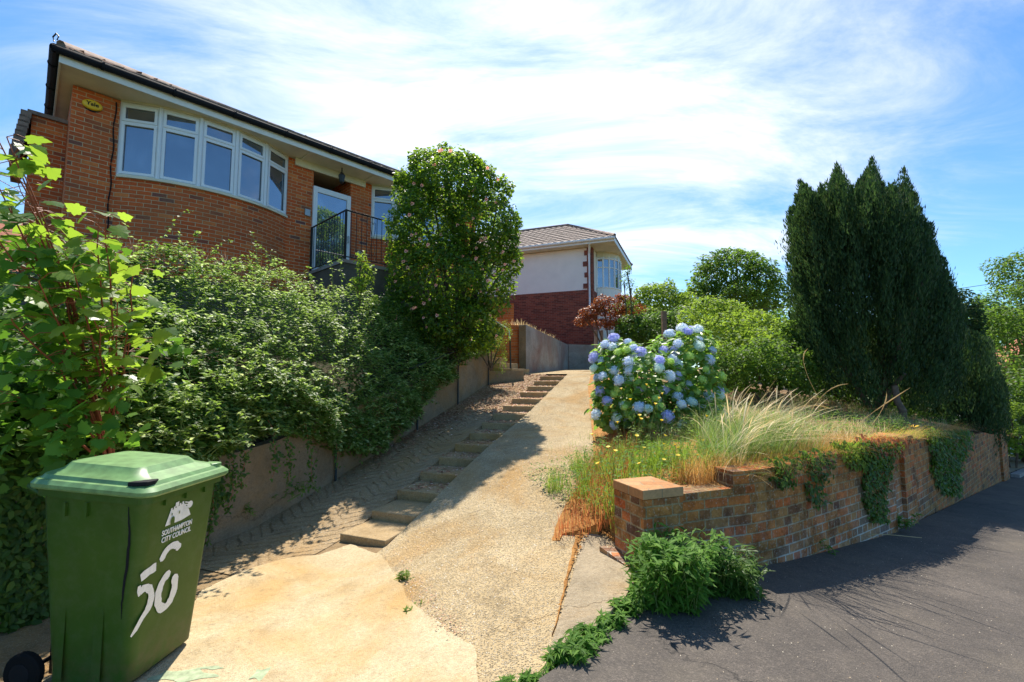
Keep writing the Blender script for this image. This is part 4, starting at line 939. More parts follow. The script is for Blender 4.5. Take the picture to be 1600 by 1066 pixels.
# side mouldings
for x in (-.14, .07):
    mb = MB(); mb.prism([(x, -YH(.4)-.001), (x+.05, -YH(.4)-.001), (x+.04, -YH(.0)-.018), (x+.01, -YH(.0)-.018)], .04, .42); mb.build('rib', M['bin'], body)
def bface(y, z, o=.004): return Vector((XF(z)+o, y, z))
ydir = Vector((0, 1, 0)); zdir = (Vector((XF(1), 0, 1))-Vector((XF(0), 0, 0))).normalized()
text_mesh('SOUTHAMPTON', .040, bface(-.03, .738), ydir, zdir, M['paint'], body, bold=.0006, squeeze=.74)
text_mesh('CITY COUNCIL', .040, bface(-.03, .700), ydir, zdir, M['paint'], body, bold=.0006, squeeze=.78)
def flat(name, polys, mat, parent, o=.0035):
    mb = MB()
    for pl in polys: mb.face([bface(y, z, o) for y, z in pl]); o += .00025
    return mb.build(name, mat, parent)
cz = .785; cy = -.125
castle = [[(cy, cz), (cy+.12, cz), (cy+.12, cz+.095), (cy+.025, cz+.075)], [(cy+.12, cz+.0), (cy+.185, cz+.012), (cy+.165, cz+.05), (cy+.12, cz+.095)]]
for k in range(5): castle.append([(cy+.026+.02*k, cz+.073+.004*k), (cy+.038+.02*k, cz+.073+.004*k), (cy+.038+.02*k, cz+.09+.004*k), (cy+.026+.02*k, cz+.089+.004*k)])
castle.append([(cy+.055, cz+.09), (cy+.08, cz+.09), (cy+.08, cz+.115), (cy+.055, cz+.112)])
castle.append([(cy+.168+.022*math.cos(q), cz+.075+.02*math.sin(q)) for q in [2*math.pi*k/12 for k in range(12)]])
for k in range(6): castle.append([(cy+.125, cz+.03+.013*k), (cy+.16, cz+.02+.013*k), (cy+.16, cz+.026+.013*k), (cy+.125, cz+.037+.013*k)])
flat('castle_emblem', castle, M['paint'], body)
arch = [(cy+.045+.014*math.cos(q), cz+.02+.022*math.sin(q)) for q in [math.pi*k/8 for k in range(9)]] + [(cy+.031, cz+.001), (cy+.059, cz+.001)]
flat('emblem_arch', [arch, [(cy+.085, cz+.045), (cy+.092, cz+.045), (cy+.092, cz+.06), (cy+.085, cz+.06)], [(cy+.03, cz+.05), (cy+.037, cz+.05), (cy+.037, cz+.062), (cy+.03, cz+.062)]], M['bin'], body, .0085)
def stroke(pts, wd):
    out = []; m = len(pts); Lp = []; Rp = []
    for i, (y, z) in enumerate(pts):
        a = Vector(pts[max(i-1, 0)]); b = Vector(pts[min(i+1, m-1)]); d = (b-a).normalized(); n = Vector((-d.y, d.x)); ww = (wd[i] if isinstance(wd, list) else wd)*rnd.uniform(.85, 1.12)/2
        Lp.append(Vector((y, z))+n*ww); Rp.append(Vector((y, z))-n*ww)
    for i in range(m-1): out.append([tuple(Lp[i]), tuple(Rp[i]), tuple(Rp[i+1]), tuple(Lp[i+1])])
    return out
def arcp(cy, cz, ry, rz_, a0, a1, n=14): return [(cy+ry*math.cos(math.radians(a0+(a1-a0)*k/n)), cz+rz_*math.sin(math.radians(a0+(a1-a0)*k/n))) for k in range(n+1)]
S = stroke([(-.243, .592), (-.22, .60), (-.19, .608), (-.165, .612), (-.15, .614)], .046)
S += stroke([(-.246, .555), (-.244, .53), (-.238, .50)], [.02, .028, .012])
S += stroke([(-.238, .515)] + arcp(-.22, .455, .062, .075, 88, -48, 14) + [(-.205, .375), (-.235, .335), (-.262, .312)], [.03]+[.04]*15+[.034, .026, .012])
flat('painted_number', [[(y, z-.03) for y, z in p] for p in S], M['paint'], body)
S = stroke(arcp(-.065, .64, .062, .065, 178, 25, 12), [.02]+[.04]*11+[.028])
flat('painted_number', [[(y+.012, z-.045) for y, z in p] for p in S], M['paint'], body)
S = stroke(arcp(-.066, .47, .056, .088, 75, 412, 26), [.024]+[.046]*25+[.02])
flat('painted_number', [[(y+.014, z-.055) for y, z in p] for p in S], M['paint'], body)
# split down the near corner
mb = MB(); pt = []
for i in range(22):
    f = i/21; z = .93-.57*f; pt.append((.245+.012*math.sin(f*5)+(-.018*f)+rnd.uniform(-.002, .002), z))
for i in range(21):
    (x0, z0), (x1, z1) = pt[i], pt[i+1]; wd = .0065*math.sin(math.pi*min(1, (i+.6)/21))+.0015; wd2 = .0065*math.sin(math.pi*min(1, (i+1.6)/21.6))+.0015
    mb.face([(x0-wd, -YH(z0)-.0025, z0), (x0+wd, -YH(z0)-.0025, z0), (x1+wd2, -YH(z1)-.0025, z1), (x1-wd2, -YH(z1)-.0025, z1)])
mb.build('split', M['dark'], body)

# ------------------------------------------------------------------ plants
def limbs(mb, base, tips, r0, r1=.01, sag=0, n=6):
    for t in tips:
        b = Vector(base); t = Vector(t); m = b.lerp(t, .45) + Vector((rnd.uniform(-.1, .1), rnd.uniform(-.1, .1), .08))*(t-b).length
        pts = [b*(1-f)**2 + m*2*f*(1-f) + t*f*f for f in [k/n for k in range(n+1)]]; mb.tube(pts, [r0+(r1-r0)*k/n for k in range(n+1)], 6)
    return mb
def wallY(px, t):   # depth at which the column px meets the line t = const in the drive frame
    r = (px-800)/F; # A0+U s+V t -> x = r*y
    k = A0 + V_*t; s = (r*k.y-k.x)/(U.x-r*U.y); return (k+U*s).y
# bramble hedge
crest = [(-60, 400, 4.0), (60, 398, 4.7), (140, 392, 5.2), (220, 390, 5.6), (300, 398, 6.1), (400, 418, 6.8), (480, 445, 7.5), (560, 458, 8.1), (640, 500, 8.8), (700, 556, 9.5)]
foot = [(-60, 700), (60, 735), (300, 728), (360, 692), (420, 668), (480, 672), (540, 700), (590, 702), (640, 660), (700, 590)]
def hedge(n, p0, p1, thick=.45, wmin=-.03):
    pxs = rng.uniform(p0, p1, n); wv = np.where(rng.random(n) < .25, rng.uniform(wmin, .35, n), rng.uniform(wmin, 1.03, n)); C = np.zeros((n, 3)); N = np.zeros((n, 3))
    cx = [c[0] for c in crest]; cy_ = np.interp(pxs, cx, [c[1] for c in crest]); cD = np.interp(pxs, cx, [c[2] for c in crest]); fy = np.interp(pxs, [c[0] for c in foot], [c[1] for c in foot])
    for i in range(n):
        wD = wallY(pxs[i], TW+.14); ww = max(wv[i], 0); D = wD+(cD[i]-wD)*ww**2.5; py = fy[i]+(cy_[i]-fy[i])*wv[i]
        p = P(pxs[i], py, D); C[i] = p; N[i] = (V_.x*(1-ww*.7), V_.y*(1-ww*.7), .25+ww*.9)
    N = nrm(N); cl = snoise(C, 2.6)*.17 + snoise(C+5, 7)*.13; back = np.where(rng.random(n) < .3, rng.uniform(.1, thick, n), rng.uniform(-.03, .1, n))
    return C + N*(cl-back)[:, None], N
br = thing('bramble_hedge', (*D2(2, TW-1), 1.2), 'sprawling bramble hedge spilling over the retaining wall below the house', 'hedge')
C, N = hedge(66000, 150, 715); nr, t = leaf_dirs(N, 1.3, .75)
leaves('foliage', C, nr, t, rng.uniform(.035, .085, len(C)), 'dia', M['bramble'], br)
# arching canes
mb = MB(); LC = []; LN = []
for k in range(620):
    C1, N1 = hedge(1, 160, 700); b = Vector(C1[0]); d = Vector(N1[0]); side = Vector((rnd.uniform(-1, 1), rnd.uniform(-1, 1), rnd.uniform(-.2, .5))).normalized(); L = rnd.uniform(.18, .6); pts = []
    for j in range(8): f = j/7; pts.append(b + d*(.45*f*L) + side*L*f*.8 + Vector((0, 0, .4*L*math.sin(f*2.2)-.2*L*f*f)))
    mb.tube(pts, [.004*(1-.6*j/7) for j in range(8)], 4)
    for j in range(22): f = rnd.random(); i = min(6, int(f*7)); LC.append(pts[i].lerp(pts[i+1], f*7-i)); LN.append((rnd.gauss(0, .4), rnd.gauss(0, .4), 1))
mb.build('stems', M['gstem'], br); LC = np.array(LC); LN = np.array(LN)
leaves('sprays', LC, LN, rdir(len(LC)), rng.uniform(.035, .07, len(LC)), 'dia', M['bramble'], br)
# ivy on the lower left bank and wall
iv = thing('ivy', (*D2(-2, TW-.4), .8), 'dark ivy with broad leaves tumbling down the bank behind the bin', 'ivy')
C, N = hedge(17000, -60, 400, .4, -.02); m = rng.random(len(C)) < np.clip((420-(C[:, 0]/C[:, 1]*F+800))/220, 0, 1); C, N = C[m], N[m]
nr, t = leaf_dirs(N, .3, .7); leaves('foliage', C, nr, t - np.array([0, 0, .3]), rng.uniform(.05, .10, len(C)), 'oval', M['ivy'], iv)
def hang(n, p0, p1, y0, y1, t=TW+.03):
    C = []
    for _ in range(n):
        px = rnd.uniform(p0, p1); py = rnd.uniform(y0, y1); D = wallY(px, t); C.append(P(px, py, D) + Vector((V_.x, V_.y, 0))*rnd.uniform(0, .09))
    return np.array(C)
C = np.concatenate([hang(1500, -20, 75, 720, 960), hang(500, 75, 110, 740, 800), hang(700, 0, 60, 880, 1040), hang(350, 300, 345, 720, 790)]); N = np.tile([V_.x, V_.y, .3], (len(C), 1)) + rdir(len(C))*.5
leaves('hanging_foliage', C, N, rdir(len(C))+np.array([0, 0, -.8]), rng.uniform(.04, .075, len(C)), 'oval', M['ivy'], iv)
# tendrils trailing down the wall face
tr = thing('trailing_bramble', (*D2(2, TW), .8), 'thin bramble shoots trailing down the face of the rendered wall', 'climber')
LC = []
for px, y0, y1 in ((300, 740, 850), (322, 760, 850), (350, 720, 800), (372, 700, 762), (415, 680, 742), (440, 690, 760), (468, 680, 756), (510, 690, 735), (590, 660, 700), (612, 640, 690), (560, 690, 715), (655, 625, 660), (640, 640, 662)):
    D = wallY(px, TW+.05); a = P(px, y0-25, D); b = P(px+rnd.uniform(-8, 14), y1, D); pts = []
    for j in range(9): f = j/8; pts.append(a.lerp(b, f) + Vector((V_.x, V_.y, 0))*(.05+.05*math.sin(f*3)+rnd.uniform(-.01, .02)) + Vector((rnd.uniform(-.015, .015),)*3))
    MB().tube(pts, .0028, 4).build('stem', M['redstem'], tr)
    for j in range(int((y1-y0)*1.6)+10): f = rnd.random()**1.3; i = min(7, int(f*8)); LC.append(pts[i].lerp(pts[i+1], f*8-i)+Vector([rnd.gauss(0, .025) for _ in range(3)]))
LC = np.array(LC); leaves('foliage', LC, np.tile([V_.x, V_.y, .4], (len(LC), 1))+rdir(len(LC))*.6, rdir(len(LC)), rng.uniform(.03, .055, len(LC)), 'oval', M['ivy'], tr)
# sycamore sapling
sy = thing('sycamore_sapling', (-2.95, 3.45, .9), 'young sycamore with big bright yellow-green leaves on red stems above the bin', 'sapling')
mb = MB(); twigs = []
def shoot(b, e, r=.009, nl=9, size=.15, spread=.16):
    b, e = Vector(b), Vector(e); L = (e-b).length; pts = [b.lerp(e, f)+Vector((0, 0, .10*L*math.sin(f*math.pi)))+Vector((rnd.uniform(-.01, .01),)*3) for f in [k/8 for k in range(9)]]
    mb.tube(pts, [r*(1-.7*k/8) for k in range(9)], 6)
    for k in range(nl):
        f = .3+.7*(k+1)/nl; i = min(7, int(f*8*.999)); p = pts[i].lerp(pts[i+1], f*8-i if f < 1 else 1)
        for sg in (0, 1):
            a = rnd.uniform(0, 6.28); d = Vector((math.cos(a), math.sin(a), rnd.uniform(-.1, .45))).normalized(); q = p+d*spread*rnd.uniform(.5, 1.1)
            mb.tube([p, p.lerp(q, .5)+Vector((0, 0, .02)), q], .0022, 4); twigs.append((q, d, size*rnd.uniform(.6, 1.15)))
S0 = Vector((-2.95, 3.45, .9))
for px, py, D, nl in ((5, 215, 2.55, 9), (22, 240, 2.7, 8), (40, 290, 2.65, 8), (-15, 190, 2.6, 8), (150, 345, 2.8, 8), (60, 380, 2.75, 8), (35, 300, 2.7, 8), (20, 370, 2.8, 9), (165, 340, 2.75, 10), (210, 425, 3.0, 8), (110, 420, 2.7, 10), (60, 440, 2.6, 9), (150, 500, 2.9, 10), (20, 500, 2.6, 10), (200, 530, 3.2, 5), (90, 560, 2.9, 6), (-30, 330, 2.6, 9), (-20, 260, 2.6, 8), (180, 455, 3.0, 8),
                       (120, 620, 3.0, 5), (20, 620, 2.8, 5)):
    shoot(S0, P(px, py, D), .010, nl, .108)
mb.build('trunk', M['redstem'], sy)
low = []
for px, py, D, rx, n_ in ((40, 430, 2.9, .35, 90), (100, 480, 3.0, .3, 60), (60, 540, 3.0, .42, 130), (130, 540, 3.2, .28, 50), (20, 620, 3.0, .35, 90), (100, 620, 3.1, .36, 90), (140, 400, 2.9, .2, 30), (15, 360, 2.8, .22, 40), (150, 660, 3.0, .25, 60), (60, 690, 2.9, .3, 70), (250, 560, 3.6, .2, 30)):
    c = P(px, py, D)
    for k in range(n_):
        d = Vector(rdir(1)[0]); q = c + d*rx*rnd.uniform(.4, 1.1); low.append((q, d+Vector((0, 0, rnd.uniform(-.5, .2))), .095*rnd.uniform(.4, 1.15)))
C = np.array([q for q, d, s in twigs]); T = np.array([d for q, d, s in twigs]) + np.array([0, 0, -.25]); N = np.array([0, -.2, .9]) + rdir(len(C))*.75
leaves('foliage', C, N, T, np.array([s for *_, s in twigs]), 'maple', M['syc'], sy)
low += [t_ for t_ in []]
C = np.array([q for q, d, s in low]); leaves('lower_foliage', C, np.array([0, -.3, .8])+rdir(len(C))*.8, np.array([d for q, d, s in low]), np.array([s for *_, s in low]), 'maple', M['weed'], sy)
# camellia with pink blossom
cmc = P(712, 400, 9.6)
ca = thing('camellia_shrub', (cmc.x, cmc.y, 2.2), 'tall dense camellia dotted with pink blossom between the landing and the drive', 'shrub')
lb = []
for px, py, D, rx, rz in ((700, 300, 9.6, 1.05, .85), (670, 360, 9.5, .95, .9), (745, 350, 9.6, .95, .9), (690, 440, 9.4, 1.15, .9), (760, 430, 9.6, .75, .9), (775, 380, 9.7, .5, .6), (725, 265, 9.7, .5, .42), (690, 255, 9.7, .42, .38), (640, 300, 9.6, .42, .5), (640, 420, 9.4, .55, .8), (700, 500, 9.4, .95, .55), (740, 515, 9.5, .6, .5), (800, 350, 9.7, .2, .35), (795, 410, 9.7, .3, .3), (635, 480, 9.3, .5, .4), (665, 255, 9.7, .35, .3), (750, 275, 9.7, .4, .3), (780, 300, 9.7, .32, .35)):
    p = P(px, py, D); lb.append((p.x, p.y, p.z, rx, rx*.95, rz))
lc = clump(lb, 9, .30, .88); C, N = lobes_scatter(lc, 58000, .22, .22, 3.0); nr, t = leaf_dirs(N, .35, .75); leaves('foliage', C, nr, t, rng.uniform(.055, .10, len(C)), 'oval', M['camellia'], ca)
mb = MB(); limbs(mb, (cmc.x, cmc.y, 2.0), [(l[0], l[1], l[2]) for l in lb], .05, .01); mb.build('trunk', M['bark'], ca)
Cb, Nb = lobes_scatter(lb, 330, 0, .10, 3.5); tov = nrm(-Cb + np.array([0, 0, 1.65])); Cb = Cb[(Nb*tov).sum(1) > .15][:74]
def blossom_mesh(r, seed):
    mb = MB()
    for k in range(9):
        a = k*2.4; rr = r*(.35+.65*k/9); tl = .9-.09*k; c = Vector((math.cos(a)*rr*.5, math.sin(a)*rr*.5, r*.25*tl)); u = Vector((math.cos(a), math.sin(a), tl)).normalized(); v = Vector((-math.sin(a), math.cos(a), 0))
        mb.face([c-v*r*.3, c+u*r*.35-v*r*.38, c+u*r*.62, c+u*r*.35+v*r*.38, c+v*r*.3])
    return mb
b0 = None
for k, c in enumerate(Cb):
    c = c*1.0 + nrm(-c+np.array([0, 0, 1.65]))*.05
    if b0 is None: b0 = blossom_mesh(.037, 0).build('blossom', M['pink'], None, org=(0, 0, 0)); o = b0
    else: o = b0.copy(); COL.objects.link(o)
    o.parent = ca; o.location = Vector(c)-Vector(ca.location); d = nrm(-c+np.array([0, 0, 1.65]))+rdir(1)[0]*.4; o.rotation_euler = Vector(d).to_track_quat('Z', 'Y').to_euler(); s = rnd.uniform(.7, 1.2); o.scale = (s, s, s)
# hydrangea
hc = Vector((2.15, 6.7, .9)); hy = thing('hydrangea', hc, 'large hydrangea covered in blue and lime green flower heads beside the drive', 'shrub')
lb = []
for px, py, D, rx, rz in ((1000, 585, 6.8, .62, .45), (1060, 565, 6.9, .5, .45), (1075, 600, 6.9, .5, .5), (970, 600, 6.8, .4, .55), (960, 560, 6.9, .3, .28), (1090, 545, 7.0, .3, .3), (1020, 640, 6.7, .7, .3), (1060, 640, 6.8, .6, .3), (955, 640, 6.7, .28, .3)):
    p = P(px, py, D); lb.append((p.x, p.y, p.z, rx, rx*.9, rz))
C, N = lobes_scatter(lb, 5200, .3, .08, 4); nr, t = leaf_dirs(N, .5, .6); leaves('foliage', C, nr, t, rng.uniform(.09, .15, len(C)), 'oval', M['hyd_leaf'], hy)
mb = MB(); limbs(mb, (hc.x, hc.y, .85), [l[:3] for l in lb]*2, .018, .006); mb.build('stems', M['bark'], hy)
def mophead(mat, name='flower_head', r=.095, n=150):
    d = rdir(n); d = d[d[:, 2] > -.45]; k = len(d); C = d*r*np.array([1, 1, .82]); Vv = []; Fc = []
    for i in range(k):
        nv = nrm(d[i]+rng.normal(size=3)*.25); a = nrm(np.cross(nv, rng.normal(size=3))); b = np.cross(nv, a); s = rng.uniform(.013, .019)
        base = len(Vv)
        Vv.append(C[i]-nv*.002)
        for q in range(8): an = q*math.pi/4; rr = s*(1.0 if q % 2 == 0 else .5); Vv.append(C[i]+nv*(.003 if q % 2 == 0 else 0)+a*math.cos(an)*rr+b*math.sin(an)*rr)
        for q in range(8): Fc.append([base, base+1+q, base+1+(q+1) % 8])
    # inner ball keeps the head solid
    mb = MB(); mb.v = [tuple(v) for v in Vv]; mb.f = Fc; mb.lathe((0, 0, 0), [(.001, -.055), (.06, -.045), (.08, 0), (.06, .05), (.001, .068)], 12)
    o = mb.build(name, M[mat], None); return o.data, o
protos = [mophead(m) for m in ('petal', 'petal_v', 'petal_w', 'petal_g', 'petal')]
for _, o in protos: bpy.data.objects.remove(o)
Cc, Nn = lobes_scatter(lb, 9000, 0, .05, 4); tov = nrm(np.array([0, 0, 1.9])-Cc); sel = ((Nn*tov).sum(1) > -.02) & (Cc[:, 2] > 1.0); Cc, Nn = Cc[sel], Nn[sel]; chosen = []
for c, n_ in zip(Cc, Nn):
    if all(np.linalg.norm(c-q[0]) > .100 for q in chosen): chosen.append((c, n_))
    if len(chosen) >= 98: break
for c, n_ in chosen:
    low = c[2] < 1.35; k = rnd.choices(range(5), [4, 3, 3.5, 4.5, 2])[0]
    o = bpy.data.objects.new('flower_head', protos[k][0]); COL.objects.link(o); o.parent = hy; o.location = Vector(c + n_*.03) - hc; s = rnd.uniform(.66, .98)*(.78 if k == 3 else 1); o.scale = (s, s, s)
    o.rotation_euler = Vector(n_+np.array([0, 0, .5])).to_track_quat('Z', 'Y').to_euler()
# conifers: upright plumes
def conifer(name, label, base, plumes, n_each, size=.085, trunk=True):
    th = thing(name, base, label, 'conifer'); C = []; N = []; T = []
    for (bx, by, bz, tx, ty, tz, r) in plumes:
        b = np.array([bx, by, bz]); t = np.array([tx, ty, tz]); ax = t-b; L = np.linalg.norm(ax); axn = ax/L
        n = int(n_each*L*r/.35); f = rng.random(n)**.8; rad = r*np.sin(np.clip(f*.93+.07, 0, 1)**.7*math.pi)**.6; d = rdir(n); d = nrm(d-axn*(d@axn)[:, None]); rr = rad*np.where(rng.random(n) < .2, rng.uniform(.3, .8, n), rng.uniform(.8, 1.05, n))*(1+.25*snoise(b+ax*f[:, None]+d*r, 5))
        rr = rr*np.where(rng.random(n) < .15, rng.uniform(1.0, 1.5, n), 1); C.append(b+ax*f[:, None]+d*rr[:, None]); N.append(d+rdir(n)*.4); T.append(axn+d*.5+rdir(n)*.35)
    C, N, T = map(np.concatenate, (C, N, T)); leaves('foliage', C, N, T, rng.uniform(.6, 1.3, len(C))*size, 'needle', M['conifer'], th)
    if trunk:
        mb = MB(); b = Vector(base)
        for i in range(4):
            p = plumes[rnd.randrange(len(plumes))]; mb.tube([b+Vector((rnd.uniform(-.15, .15), rnd.uniform(-.1, .1), -.2)), b.lerp(Vector(p[:3]), .6)+Vector((0, 0, .2)), Vector(p[:3]).lerp(Vector(p[3:6]), .4)], [.07, .05, .03], 7)
        mb.build('trunk', M['bark'], th)
    return th
def plumes_of(outline, D, dep, n, seed, basept, r=(.16, .3)):
    """outline: [(px, ytop)] silhouette; plumes rise within the volume"""
    rr = random.Random(seed); out = []; xs = [o[0] for o in outline]; x0, x1 = xs[0], xs[-1]
    for i in range(n):
        px = x0 + (x1-x0)*rr.random(); yt = np.interp(px, xs, [o[1] for o in outline]); off = rr.uniform(-1, 1); frac = (px-x0)/(x1-x0)*2-1
        dd = D + dep*off*math.sqrt(max(0, 1-frac*frac*.85)); lvl = rr.random()**1.6; yb = np.interp(px, [o[0] for o in outline], [o[2] for o in outline])
        y_t = yt + (yb-yt)*.80*lvl*(1-abs(frac)*.2); top = P(px, y_t, dd); L = rr.uniform(.7, 1.5)*(1 if lvl < .5 else .8); rad = rr.uniform(*r)
        bb = Vector(basept); low = top - Vector((0, 0, L)); low = low.lerp(Vector((bb.x, bb.y, low.z)), .22)
        out.append((*low, *top, rad))
    return out
cb1 = P(1365, 640, 9.2); ol = [(1232, 335, 640), (1250, 285, 640), (1275, 300, 650), (1308, 262, 650), (1330, 300, 650), (1362, 252, 660), (1385, 300, 660), (1412, 268, 660), (1440, 330, 660), (1470, 400, 660), (1495, 470, 655)]
pl = plumes_of(ol, 9.2, 1.3, 520, 3, (cb1.x, cb1.y, .9), (.10, .22))
for px, py, D in ((1250, 283, 9.2), (1308, 258, 9.2), (1330, 292, 9), (1362, 248, 9.3), (1412, 265, 9.2), (1282, 290, 9.1), (1390, 290, 9.0), (1345, 285, 9.4), (1430, 305, 9.2), (1235, 330, 9.1), (1455, 350, 9.2), (1475, 405, 9.2), (1492, 455, 9.2), (1232, 400, 9.1), (1500, 500, 9.3)):
    t = P(px, py, D); pl.append((t.x+(cb1.x-t.x)*.2, t.y, t.z-1.7, t.x, t.y, t.z, .2))
for k_, px in enumerate(range(1236, 1500, 9)):
    yo = np.interp(px, [o[0] for o in ol], [o[1] for o in ol])+rnd.uniform(2, 34); D = 9.2+rnd.uniform(-.5, .5); t = P(px, yo, D); pl.append((t.x+(cb1.x-t.x)*.12, t.y, t.z-1.5, t.x, t.y, t.z, rnd.uniform(.2, .3)))
for px, D in ((1270, 9.3), (1310, 9.4), (1350, 9.4), (1390, 9.4), (1430, 9.4), (1465, 9.5), (1330, 9.9), (1400, 9.9)):
    lo = P(px, 620, D); hi = P(px, np.interp(px, [1270, 1350, 1430, 1465], [380, 330, 370, 440]), D); pl.append((*lo, *hi, .42))
pl = [(a, b, max(c, .95), d, e, max(f, 1.6), r) for a, b, c, d, e, f, r in pl]
conifer('conifer', 'tall dark many-topped conifer rising behind the brick garden wall', (cb1.x, cb1.y, .8), pl, 620)
cb2 = P(1510, 670, 10.0); ol = [(1462, 600, 700), (1480, 535, 700), (1510, 515, 700), (1545, 530, 700), (1566, 590, 700)]
conifer('conifer', 'low rounded dark conifer overhanging the far end of the brick wall', (cb2.x, cb2.y, .5), plumes_of(ol, 10.2, .8, 80, 5, (cb2.x, cb2.y, .5), (.14, .24)), 800)
tb = P(1412, 690, 7.6)
mb = MB(); mb.tube([(tb.x, tb.y, .6), (tb.x+.02, tb.y, 1.1), (tb.x-.02, tb.y+.05, 1.25), (tb.x, tb.y+.1, 1.5)], [.06, .055, .05, .045], 10)
tag(mb.build('tree_stump', M['bark'], org=(tb.x, tb.y, .6)), 'bare reddish trunk standing between the conifer and the garden wall', 'tree trunk')
# broadleaf trees and bushes beyond
def tree(label, lobes, n, mat, size, shape='dia', name='tree', cat='tree', base=None, group=None, rough=.2, freq=1.3, r0=.12, inner=.3):
    lb = [];
    for px, py, D, rx, rz in lobes: p = P(px, py, D); lb.append((p.x, p.y, p.z, rx, rx*.8, rz))
    bx = sum(l[0] for l in lb)/len(lb); by = sum(l[1] for l in lb)/len(lb); bz = base if base is not None else zbed(bx, by) if by < 26 and bx > 1 else 0
    th = thing(name, (bx, by, bz), label, cat, group); C, N = lobes_scatter(clump(lb), int(n*1.25), inner, rough, freq); nr, t = leaf_dirs(N, .35, .8)
    leaves('crown', C, nr, t, rng.uniform(.7, 1.3, len(C))*size, shape, M[mat], th)
    mb = MB(); limbs(mb, (bx, by, bz-.2), [l[:3] for l in lb], r0, .02); mb.build('trunk', M['bark'], th); return th
tree('round topped dark green tree beyond the hydrangea', [(1145, 425, 22, 1.7, 1.0), (1110, 440, 22, 1.3, 1.0), (1185, 440, 22, 1.3, 1.0), (1150, 465, 21.5, 2.0, 1.0), (1125, 410, 22, .8, .5), (1165, 408, 22, .7, .5), (1200, 460, 22, .9, .9), (1150, 400, 22, .4, .4), (1090, 470, 21.5, .9, .8)], 16000, 'tree', .16)
tree('feathery bright green tree left of the round topped tree', [(1035, 470, 17, 1.0, .7), (1010, 475, 17, .8, .5), (1060, 480, 17, .8, .6), (1040, 455, 17.5, .5, .4), (985, 480, 17, .6, .4), (1000, 500, 16, .8, .5)], 9000, 'tree2', .11)
tree('loose yellow-green bush behind the hydrangea', [(1100, 500, 12, .8, .5), (1140, 500, 12, .8, .6), (1120, 530, 11, .9, .6), (1180, 520, 11.5, .8, .6), (1160, 555, 10, .8, .5), (1200, 545, 10, .6, .6)], 12000, 'tree2', .085, name='bush', cat='bush', rough=.25, freq=2)
tree('dark bramble bush at the foot of the big conifer', [(1215, 570, 8.6, .5, .55), (1180, 580, 8.8, .5, .45), (1250, 580, 8.6, .45, .4), (1240, 540, 9, .4, .5), (1150, 580, 9, .5, .4)], 9000, 'tree', .07, name='bush', cat='bush', rough=.25, freq=2.5, r0=.03)
tree('rust red maple shrub below the bay of the white house', [(955, 482, 15, .6, .28), (925, 488, 15, .4, .2), (988, 486, 15, .45, .22), (962, 503, 14.8, .75, .2), (942, 470, 15, .35, .18), (975, 468, 15, .3, .16), (915, 500, 15, .3, .2)], 6500, 'redleaf', .07, name='maple_shrub', cat='shrub', rough=.5, freq=3.5, r0=.03)
tree('slender young tree with sparse leaves beside the red maple shrub', [(980, 425, 14.5, .16, .28), (985, 450, 14.5, .22, .3), (975, 440, 14.5, .18, .25), (988, 480, 14.5, .25, .3)], 700, 'tree', .06, cat='young tree', r0=.015)
tree('dark shrub hiding the far corner of the parking space', [(1010, 520, 14, .8, .5), (985, 520, 14.3, .6, .5), (1040, 520, 13.5, .8, .5), (1070, 500, 13, .6, .5)], 9000, 'ivy', .09, name='bush', cat='bush', rough=.2, freq=2, r0=.03)
tree('airy pale tree at the right edge above the road', [(1590, 430, 19, 1.2, .9), (1575, 480, 18, 1.4, 1.0), (1600, 520, 17, 1.4, 1.0), (1560, 500, 18, .9, .8), (1610, 420, 19, 1.2, 1.0), (1590, 570, 17, 1.3, 1.2)], 16000, 'tree', .12, base=-1.2, rough=.3)
tree('leafy dark bush closing the end of the road', [(1590, 620, 15, 1.0, 1.0), (1610, 660, 14.5, 1.2, .9), (1575, 665, 15, .7, .8), (1600, 690, 14, 1.0, .5), (1640, 640, 14, 1.2, 1.4)], 12000, 'ivy', .10, base=-1, name='bush', cat='bush')
tree('bright weedy bush just past the end pier of the wall', [(1575, 640, 12.5, .3, .35), (1590, 680, 12.3, .35, .35), (1572, 700, 12.2, .25, .25)], 1500, 'tree2', .07, base=-.9, name='bush', cat='bush', r0=.02)
tree('dark conifer tip leaning right behind the big conifer', [(1500, 475, 13, .5, .5), (1515, 500, 13, .4, .4), (1490, 510, 13, .6, .5), (1520, 530, 13, .4, .4)], 5000, 'conifer', .10, base=-.2)
tree('shaded dark shrub filling the gap under the big conifer', [(1300, 610, 10.2, .6, .6), (1350, 620, 10.2, .6, .5), (1400, 620, 10.4, .6, .6), (1450, 610, 10.6, .6, .7), (1270, 600, 9.8, .4, .5), (1330, 590, 10.5, .8, .8), (1420, 580, 11, .8, .9)], 12000, 'ivy', .08, name='bush', cat='bush', r0=.03)
tree('tall green hedge beyond the garden glimpsed between the conifers', [(1480, 590, 15, 1.5, 1.2), (1540, 600, 16, 1.5, 1.3), (1420, 580, 15, 1.5, 1.2), (1350, 570, 15, 1.5, 1.2), (1270, 560, 14, 1.3, 1.1)], 12000, 'tree', .13, base=0, name='hedge', cat='hedge')
